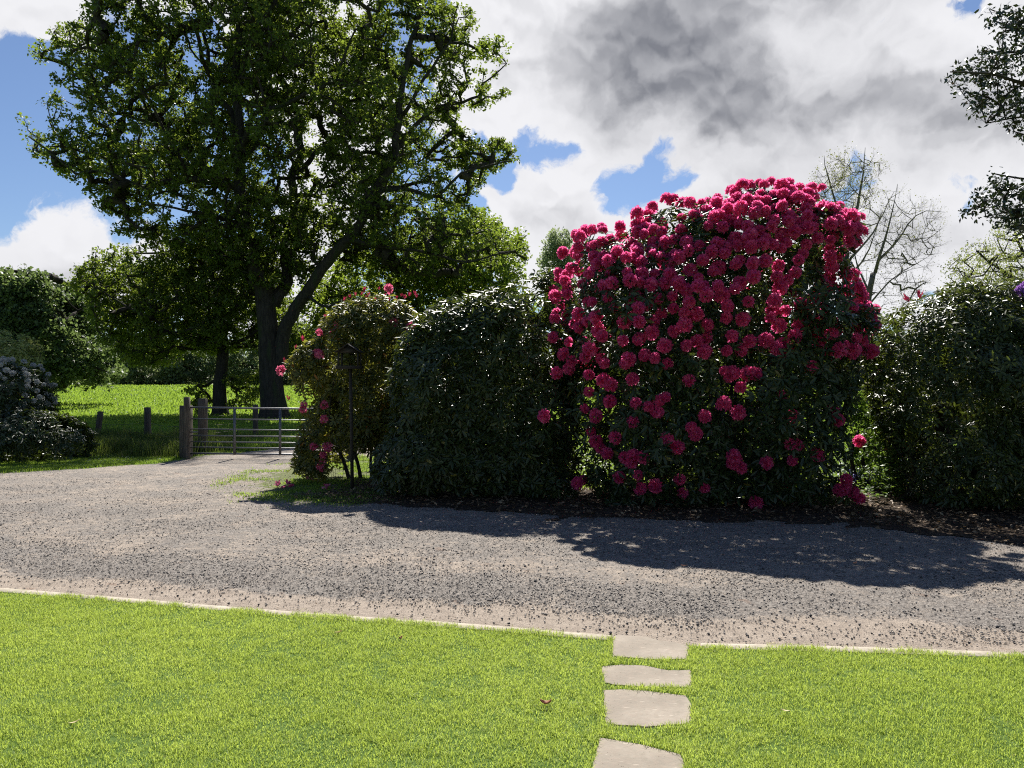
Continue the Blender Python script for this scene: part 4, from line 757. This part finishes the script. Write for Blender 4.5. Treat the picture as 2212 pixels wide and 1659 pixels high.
def big_pink():
    D, T = 11.3, 1.45
    root, off, g = shrub('rhododendron', 'huge rhododendron covered in deep pink flower heads, tallest shrub beside the driveway', 'rhododendron', big_out, D, T, 1.5, 5600, .125, 'rhodo_leaf', 5, stems=9, rag=(.17, 1.5), shell=.35, gap=.63, gfreq=1.7)
    c, nr = volume(big_out, D, T, 1.5, 9000, shell=.93, seed=66)
    sx = c[:, 0]/c[:, 1]*F+CX; sy = CY-(c[:, 2]-EYE)/c[:, 1]*F
    # flowering crown: dense over the top and the left shoulder, thinning downwards
    lim = np.interp(sx, [1190, 1300, 1450, 1600, 1750, 1900], [780, 760, 745, 735, 740, 740]); pr = np.clip(1.25-(sy-430)/(lim-430)*.95, .0, 1)
    pr = pr*np.clip((fbm(c*2.3+9, 3)-.37)*9, .05, 1); pr = np.where(sy > lim+25, 0, pr)
    k = g.random(len(c)) < pr; c, nr = c[k], nr[k]; i = poisson(c, np.where(c[:, 1] < D, np.interp(sy[k], [430, 540, 700], [.108, .12, .14]), .17)); c, nr = c[i], nr[i]
    low = [(340, 975), (440, 975), (265, 1030), (335, 1055), (370, 1075), (475, 1050), (745, 1055), (915, 1010), (955, 1020), (935, 1040), (1030, 1025), (1065, 1022), (990, 1090), (245, 1190), (300, 1225), (365, 1155), (475, 1255), (550, 1180), (590, 1205), (605, 1150), (635, 1135), (490, 1165), (820, 1230), (910, 1170), (980, 1210), (1240, 1225), (1185, 1130), (390, 1330), (640, 1335), (690, 1375), (755, 1280), (775, 1310), (275, 1300), (300, 1345), (320, 1380), (355, 1405), (435, 1425), (480, 1420), (525, 1425), (470, 1445), (240, 1530), (210, 1550), (410, 1520), (500, 1510), (510, 1570), (585, 1560), (700, 1530), (715, 1595), (820, 1570), (955, 1450), (990, 1470), (960, 1420), (1115, 1450), (1230, 1360), (1270, 1360), (1355, 1410), (1240, 1440), (1430, 1205), (1455, 1245), (1500, 1530), (1530, 1590), (1560, 1620), (1470, 1580), (1495, 1560), (1065, 1640), (1425, 830), (1465, 910), (1530, 915), (1490, 890), (1330, 990), (1205, 935), (50, 1228), (265, 1110), (640, 980), (110, 1020), (170, 1000)]
    lp = []; poly = np.array([P(x, y, D)[[0, 2]] for x, y in big_out])
    for (rx, ry) in low:
        q = P(1152+rx*.4513, 345.6+ry*.4513, D-T*.85); e, _ = edge_dist(q[None, [0, 2]], poly); s = 1-min(e[0]/1.5, 1); y = D-T*math.sqrt(max(1-s*s, .05))-.04; lp.append(P(1152+rx*.4513, 345.6+ry*.4513, y))
    lp = np.array(lp); ln = norm(np.array([[0, -1, .35]])+g.normal(0, .3, (len(lp), 3)))
    # heads standing clear of the outline
    top = [(1376, 463), (1245, 508), (1262, 502), (1300, 490), (1340, 492), (1215, 545), (1207, 590), (1198, 640), (1199, 690), (1205, 740), (1440, 432), (1455, 430), (1475, 438), (1492, 440), (1620, 402), (1640, 396), (1665, 394), (1700, 402), (1725, 410), (1752, 406), (1775, 406), (1580, 412), (1812, 448), (1840, 462), (1856, 470), (1862, 500), (1850, 610), (1842, 600), (1890, 668), (1872, 660), (1855, 655), (1530, 440), (1878, 715)]
    tp = np.array([P(x, y, D+g.uniform(-.5, .25)) for x, y in top]); tn = norm(np.array([[0, -.3, 1.]])+g.normal(0, .3, (len(tp), 3)))
    up = norm(nr+np.array([0, -.25, .35])); c = c+nr*g.uniform(-.10, .08, (len(c), 1))
    Pn = np.vstack([c, lp, tp]); Nn = np.vstack([up, ln, tn]); print('pink heads', len(Pn))
    place_heads(root, off, Pn, Nn, [truss_template(s) for s in range(6)], 'pink', 'flower_head', 'flower_heads',   .78, 1.18, g, 100)
big_pink()
sh2, o2, g2 = shrub('rhododendron', 'broad dark green rhododendron without flowers, left of the huge pink one', 'rhododendron',
    [(835, 1078), (800, 1010), (820, 960), (850, 900), (840, 850), (842, 800), (860, 735), (895, 682), (955, 648), (1020, 634), (1075, 618), (1130, 598), (1190, 578), (1240, 600), (1250, 700), (1255, 1000), (1250, 1090), (1000, 1085)], 12.2, 1.3, 1.1, 5600, .12, 'rhodo_leaf_pale', 12, stems=7, shell=.35, gap=.62, gfreq=1.5)
def stray(root, off, pts, D, tmpl, mat, name, g, lo=.9, hi=1.2, nrm=(0, -1, .4)):
    pp = np.array([P(x, y, D+g.uniform(-.05, .05)) for x, y in pts]); nn = norm(np.array([nrm])+g.normal(0, .35, (len(pp), 3)))
    place_heads(root, off, pp, nn, tmpl, mat, name, name+'s', lo, hi, g, 100)
def pink_bud():
    D = 13.6; out = [(700, 1040), (632, 1020), (640, 950), (655, 880), (632, 830), (622, 780), (650, 745), (690, 725), (695, 695), (718, 668), (745, 650), (790, 640), (830, 636), (880, 642), (912, 670), (915, 760), (905, 820), (885, 900), (850, 985), (780, 975), (745, 975), (742, 1030)]
    root, off, g = shrub('rhododendron', 'yellow green rhododendron with rosy buds and pale pink blooms beside the gate', 'rhododendron', out, D, .9, .6, 3500, .11, 'rhodo_leaf_bronze', 31, stems=4, rag=(.09, 2.6), shell=.3, gap=.60, gfreq=2.0, base=790)
    s = .5725*.576; bud = [(505, 225), (548, 205), (585, 200), (620, 190), (640, 170), (655, 225), (675, 195), (710, 230), (738, 155), (768, 215), (800, 230), (850, 215), (885, 200), (900, 215), (935, 200), (985, 205), (975, 195), (385, 360), (345, 430), (390, 420), (445, 440), (480, 385), (540, 465), (600, 455), (360, 520), (400, 525), (235, 495), (185, 540), (120, 645), (180, 630), (300, 640), (355, 795), (375, 905), (145, 880), (320, 1110), (300, 1180), (345, 1090), (950, 370), (700, 800), (690, 780), (640, 800), (560, 850)]
    pp = np.array([P(576+x*s, 576+y*s, D-.75*g.random()) for x, y in bud]); nn = norm(np.array([[0, -.1, 1]])+g.normal(0, .2, (len(pp), 3)))
    k = np.arange(len(pp)) % 3
    place_heads(root, off, pp, nn, [bud_template(i) for i in range(4)], 'bud', 'flower_bud', 'flower_buds', .95, 1.5, g, 100)
    fl = [(800, 145), (95, 680), (345, 575), (240, 935), (245, 905), (375, 1000), (370, 1235), (370, 1270), (355, 1310), (400, 1180), (945, 495), (935, 550), (830, 370), (470, 380), (345, 430), (330, 570), (375, 905), (310, 1180), (440, 440), (945, 400)]
    stray(root, off, [(576+x*s, 576+y*s) for x, y in fl], D-.75, [truss_template(20+i, nf=9, rad=.05) for i in range(4)], 'rose', 'flower_head', g, .75, 1.15)
pink_bud()
rt_out = [(1985, 1098), (1955, 1060), (1925, 985), (1890, 900), (1862, 810), (1880, 720), (1915, 678), (1975, 648), (2040, 615), (2100, 600), (2180, 612), (2260, 575), (2420, 640), (2440, 900), (2420, 1100), (2212, 1100)]
sh3, o3, g3 = shrub('rhododendron', 'dark glossy rhododendron without blooms at the right side of the picture', 'rhododendron', rt_out, 10.9, 1.3, 1.0, 7800, .095, 'rhodo_leaf_pale', 17, stems=6, shell=.3, gap=.66, gfreq=1.6, base=2040)
stray(sh3, o3, [(2207, 628), (2214, 620), (2222, 632)], 10.2, [truss_template(31)], 'purple_petal', 'flower_head', g3, .8, 1.)
stray(sh3, o3, [(1965, 655), (1987, 648)], 10.5, [bud_template(9)], 'bud', 'flower_bud', g3, 1.6, 2.0, (0, 0, 1))
mb = MB(); mb.tube(spline([(*P(2030, 1100, 10.9)[:2], -.1), P(2028, 1040, 10.9), P(2040, 960, 10.9), P(2020, 860, 10.9)], 10)-o3, np.linspace(.16, .07, 10), 9, .2); mb.build('trunk', M['twig'], sh3, True)
# undergrowth between the pink bush and the right shrub
shu, ou, gu = shrub('evergreen_shrub', 'thin light green bush in the gap between the pink and the right dark shrubs', 'shrub', [(1840, 1075), (1830, 960), (1840, 860), (1870, 790), (1930, 800), (1950, 900), (1960, 1000), (1950, 1080)], 12.2, .7, .6, 520, .075, 'herb', 23, stems=4, gap=.6, gfreq=2.2, lw=.42)
stray(shu, ou, [(1855, 953)], 11.5, [truss_template(33)], 'pink', 'flower_head', gu, 1., 1.1)
wh, ow, gw = shrub('rhododendron', 'white flowering rhododendron at the left edge of the picture', 'rhododendron', [(-160, 960), (-160, 800), (-80, 772), (0, 778), (50, 785), (92, 800), (118, 835), (122, 880), (135, 930), (100, 970)], 18.6, 1.3, 1.3, 1500, .13, 'rhodo_leaf', 41, stems=5, gap=.7)
def white_heads():
    c, nr = volume([(-160, 900), (-160, 800), (-80, 772), (0, 776), (50, 783), (92, 798), (118, 835), (118, 880), (60, 905)], 18.6, 1.35, 1.3, 900, shell=.95, seed=4)
    sy = CY-(c[:, 2]-EYE)/c[:, 1]*F; k = gw.random(len(c)) < np.clip(1.2-(sy-780)/110, .15, 1); c, nr = c[k], nr[k]; i = poisson(c, .14); c, nr = c[i], nr[i]
    place_heads(wh, ow, c+nr*.05, norm(nr+np.array([0, -.2, .3])), [truss_template(50+s, nf=12) for s in range(3)], 'white_petal', 'flower_head', 'flower_heads', .55, .95, gw, 100); print('white', len(c))
white_heads()
shrub('rhododendron', 'low dark spreading rhododendron in front of the white flowering one', 'rhododendron', [(-160, 1000), (-160, 880), (-40, 880), (60, 880), (130, 890), (170, 905), (200, 930), (206, 965), (180, 992), (60, 1000)], 17.2, 1.2, .9, 1700, .12, 'rhodo_leaf', 42, stems=6, gap=.72)
shrub('privet_bush', 'yellow green leafy bush rising behind the white flowering rhododendron', 'bush', [(-120, 830), (-110, 740), (-30, 720), (20, 712), (62, 722), (88, 745), (92, 775), (70, 830)], 22.5, 1.1, .9, 1300, .08, 'privet_leaf', 43, stems=5, per=6, gap=.75, lw=.55)

# ---------------------------------------------------------------- gate, posts, fence, bird table, netting, sheep
def rx(a): c, s = math.cos(a), math.sin(a); return [[1, 0, 0], [0, c, -s], [0, s, c]]
def ry(a): c, s = math.cos(a), math.sin(a); return [[c, 0, s], [0, 1, 0], [-s, 0, c]]
def gate():
    D = 17.5; x0 = P(409, 900, D)[0]; L = 3.6; root = empty('field_gate', (x0, D, 0)); tag(root, 'galvanised seven bar metal field gate across the gravel track', 'gate')
    sag = -.012; zs = [1.17, .914, .683, .537, .398, .274, .132]
    for i, z in enumerate(zs):
        r = .021 if i in (0, 6) else .014; mb = MB(); mb.tube([(0, 0, z), (L, 0, z+sag*L)], r, 8); mb.build('rail', M['galv'], root, True)
    for j, x in enumerate((0, L)):
        mb = MB(); mb.tube([(x, 0, .10+sag*x), (x, 0, 1.19+sag*x)], .024, 8); mb.build('end_upright', M['galv'], root, True)
    for x in (1.03, 2.06, 3.09)[:3]:
        mb = MB(); mb.box((x-.03, -.026, .11+sag*x), (x+.03, -.022, 1.165+sag*x)); mb.build('upright', M['galv'], root)
    mb = MB(); mb.box((.0, -.03, .60), (.20, -.02, .63)); mb.tube([(.08, -.02, .615), (.08, -.06, .615), (.12, -.07, .60)], .008, 6); mb.build('latch', M['galv'], root)
gate()
def post(x, ytop, D, w, label, lean=0., zb=None, name='gate_post', cap=0.):
    p = P(x, ytop, D); z0 = tz(p[0], D); h = p[2]-z0; mb = MB(); n = 7; sides = 8
    pts = [(math.sin(lean)*h*t, 0, -.2+(h+.2)*t) for t in np.linspace(0, 1, n)]
    V = []
    a = np.pi/4+np.arange(4)*np.pi/2
    for i, q in enumerate(pts):
        for s in range(4):
            for e in (-.12, .12): V.append((q[0]+math.cos(a[s]+e)*w*.70, math.sin(a[s]+e)*w*.70, q[2]+rng.normal(0, .004)*(0 < i < n-1)))
    V = np.array(V); k = 8; q4 = [(i*k+j, i*k+(j+1) % k, (i+1)*k+(j+1) % k, (i+1)*k+j) for i in range(n-1) for j in range(k)]
    V = np.vstack([V, [[pts[-1][0], 0, pts[-1][2]+.008]]]); t3 = [((n-1)*k+j, (n-1)*k+(j+1) % k, n*k) for j in range(k)]
    mb.add(V, q4, t3); return mb, (p[0], D, z0)
for (x, yt, D, w, lean, lab) in [(404, 858, 17.45, .105, 0, 'tall thin wooden hanging post at the left end of the metal gate'), (402, 876, 17.75, .21, 0, 'thick shorter wooden post directly behind the tall thin gate post'),
                                 (438, 861, 18.9, .17, 0, 'square topped wooden post standing behind the left panel of the metal gate'), (760, 868, 17.5, .2, 0, 'thick wooden post at the hidden right end of the metal gate, behind the shrub')]:
    mb, loc = post(x, yt, D, w, lab, lean); o = mb.build('gate_post', M['post']); o.location = loc; tag(o, lab, 'post', 'gate posts')
def fence(posts, wires, label):
    root = empty('wire_fence', (*P(posts[0][0], 900, posts[0][2])[:2], 0)); tag(root, label, 'fence'); off = np.array(root.location); tops = []
    for (x, yt, D, w, lean) in posts:
        mb, loc = post(x, yt, D, w, '', lean); o = mb.build('post', M['post'], root); o.location = Vector(loc)-root.location; tops.append((np.array(loc), P(x, yt, D)[2]-loc[2]))
    for f in wires:
        for (a, ha), (b, hb) in zip(tops[:-1], tops[1:]):
            pa, pb = a+[0, -.05, ha*f], b+[0, -.05, hb*f]; t = np.linspace(0, 1, 7)[:, None]; q = pa+(pb-pa)*t-np.array([0, 0, .05])*4*t*(1-t); mb = MB(); mb.tube(q-off, .0035, 4); mb.build('wire', M['wire'], root)
fence([(-120, 884, 21.8, .11, 0), (40, 886, 22.6, .11, .03), (207, 889, 23.2, .12, .16), (320, 880, 22.0, .13, -.02), (400, 882, 19.2, .10, 0)], (.88, .6, .35), 'old post and wire fence between the verge and the meadow, left of the gate')
fence([(440, 868, 19.2, .11, 0), (552, 874, 25.0, .13, 0), (690, 872, 28., .12, 0), (860, 868, 30., .12, 0), (1060, 866, 32., .12, 0)], (.92, .75, .55, .38), 'wire stock fence with thin posts running right, behind the metal gate')
def bird_table():
    D = 12.3; p = P(761, 1063, D); root = empty('bird_table', (p[0], D, 0)); tag(root, 'dark wooden roofed bird table on a thin pole in front of the budded shrub', 'bird table')
    z = P(760, 797, D)[2]; mb = MB(); mb.tube([(0, 0, -.1), (-.01, 0, z*.5), (-.03, 0, z)], [.030, .027, .025], 8); mb.build('pole', M['birdwood'], root, True)
    o = np.array([-.04, 0, z]); mb = MB(); mb.box((-.19, -.16, 0), (.19, .16, .02), at=o); mb.box((-.19, -.16, .02), (.19, -.145, .05), at=o); mb.box((-.19, .145, .02), (.19, .16, .05), at=o); mb.box((-.19, -.145, .02), (-.175, .145, .05), at=o); mb.box((.175, -.145, .02), (.19, .145, .05), at=o); mb.build('tray', M['birdwood'], root)
    for sx in (-1, 1):
        for sy in (-1, 1): mb = MB(); mb.box((sx*.15-.012, sy*.12-.012, .021), (sx*.15+.012, sy*.12+.012, .26), at=o); mb.build('roof_support', M['birdwood'], root)
    for s in (-1, 1):
        mb = MB(); mb.box((-.012 if s > 0 else -.235, -.19, -.006), (.235 if s > 0 else .012, .19, .006), rot=ry(s*R(32)), at=o+[0, 0, .385]); mb.build('roof_panel', M['birdwood'], root)
    mb = MB(); V = [(-.16, 0, .255), (.16, 0, .255), (0, 0, .365)]
    for y in (-.13, .12): mb.add(np.array([(a, y, c) for a, b, c in V]+[(a, y+.01, c) for a, b, c in V])+o, [(0, 1, 4, 3), (1, 2, 5, 4), (2, 0, 3, 5)], [(0, 2, 1), (3, 4, 5)])
    mb.build('gable', M['birdwood'], root)
bird_table()
def netting():
    D = 13.3; a, b = P(722, 1036, D), P(801, 1036, D); r = (b[0]-a[0])*.62; root = empty('wire_netting_guard', ((a[0]+b[0])/2, D, 0)); tag(root, 'sagging wire netting guard round the base of the budded shrub', 'netting')
    mb = MB(); h = .88; n = 19; arc = np.linspace(-2.4, .4, n)
    def q(i, z): t = arc[0]+(arc[-1]-arc[0])*i/(n-1); return (math.cos(t)*r*1.15+.02*math.sin(z*9+i), math.sin(t)*r*.8+.02*math.sin(z*5), z-.05*math.sin(i*.5))
    for i in range(n): mb.tube([q(i, z) for z in np.linspace(0, h, 6)], .0028, 3)
    for z in np.linspace(.04, h, 14): mb.tube([q(i, z) for i in range(n)], .0026, 3)
    mb.build('mesh', M['wire'], root)
    mb = MB(); mb.tube([(r*1.05, -.1, -.1), (r*1.05, -.1, .98)], .02, 7); mb.build('stake', M['birdwood'], root)
netting()
def sheep():
    D = 150.; p = P(290, 833, D); z = tz(p[0], D); me = bpy.data.meshes.new('sheep')
    V = [(0, 0, .55), (.3, 0, .58), (-.4, 0, .60), (.52, 0, .62), (.68, 0, .45), (.80, 0, .28), (.22, .14, .3), (.24, .15, .0), (.22, -.14, .3), (.2, -.15, 0), (-.35, .14, .32), (-.38, .15, 0), (-.35, -.14, .32), (-.33, -.15, 0), (-.58, 0, .5)]
    E = [(0, 1), (0, 2), (1, 3), (3, 4), (4, 5), (1, 6), (6, 7), (1, 8), (8, 9), (2, 10), (10, 11), (2, 12), (12, 13), (2, 14)]; rad = [.30, .28, .29, .17, .12, .07, .08, .04, .08, .04, .09, .04, .09, .04, .06]
    me.from_pydata(V, E, []); me.materials.append(M['wool']); o = link('sheep', me, loc=(p[0], D, z)); o.modifiers.new('skin', 'SKIN'); sub = o.modifiers.new('sub', 'SUBSURF'); sub.levels = 1; sub.render_levels = 1
    for i, r in enumerate(rad): me.skin_vertices[0].data[i].radius = (r, r)
    me.skin_vertices[0].data[0].use_root = True; tag(o, 'single white sheep grazing at the far edge of the meadow', 'sheep')
    o.scale = (1.15,)*3
sheep()
# ---------------------------------------------------------------- fallen leaves and petals
def dead_leaf(x, y, L, W, ang, mat, label, curl=.25, z=.035, name='fallen_leaf'):
    p = G(x, y, z); n = 7; V = []
    for i in range(n):
        t = i/(n-1); w = W*math.sin(math.pi*min(max(t, .03), .97))**.8*.5; zz = curl*L*(t-.5)**2*2
        for s in (-1, -.5, 0, .5, 1): V.append(((t-.5)*L, s*w, zz+abs(s)**2*W*curl*.8))
    q = [(i*5+j, i*5+j+1, (i+1)*5+j+1, (i+1)*5+j) for i in range(n-1) for j in range(4)]
    me = make_mesh(name, V, [q], M[mat], tint=np.full(len(q), .5), smooth=True); o = link(name, me, loc=(p[0], p[1], z)); o.rotation_euler = (rng.uniform(-.2, .2), rng.uniform(-.2, .2), ang)
    m = o.modifiers.new('thickness', 'SOLIDIFY'); m.thickness = .0006
    tag(o, label, 'leaf')
dead_leaf(1180, 1521, .062, .030, -.3, 'dry_leaf', 'curled reddish brown leaf on the lawn left of the stepping stones', .5)
dead_leaf(731, 1366, .055, .014, .05, 'dry_leaf', 'thin brown leaf lying on the lawn near the kerb, left of centre')
dead_leaf(866, 1380, .035, .02, 1., 'dry_leaf', 'small crumpled brown leaf on the lawn just below the kerb', .6)
dead_leaf(160, 1561, .05, .013, .6, 'straw_leaf', 'pale straw coloured leaf on the lawn at the lower left')
dead_leaf(1697, 1536, .045, .014, -.5, 'straw_leaf', 'pale yellow leaf on the lawn right of the stepping stones')
dead_leaf(1667, 1390, .05, .012, .1, 'straw_leaf', 'long pale leaf on the gravel just beyond the right kerb', z=.022)
dead_leaf(1847, 1217, .05, .035, .4, 'dry_leaf', 'brown leaf on the driveway inside the shade of the pink rhododendron', z=.03)
dead_leaf(1478, 1222, .07, .016, .2, 'dry_leaf', 'reddish leaf on the sunny driveway at the edge of the shade', z=.02)
def petals():
    T4 = truss_template(60, nf=2, rad=.02)
    me = make_mesh('fallen_flower', T4[0], [T4[1]], M['rose'], tint=T4[2])
    for i, (x, y, lab) in enumerate([(576+285*.33, 576+1390*.33, 'fallen pink flower on the grass patch, nearest the hanging shrub'), (576+85*.33, 576+1440*.33, 'fallen pink flower on the grass patch, farthest left'), (576+133*.33, 576+1437*.33, 'fallen pink flower just right of the farthest left one on the grass patch'), (576+392*.33, 576+1458*.33, 'fallen pink flower at the edge of the shade by the bird table pole')]):
        p = G(x, y, .02); o = link('fallen_flower', me, loc=(p[0], p[1], .03)); o.rotation_euler = (1.2, .4*i, i*1.3); o.scale = (1.5,)*3; tag(o, lab, 'flower', 'flowers fallen from the budded shrub')
petals()
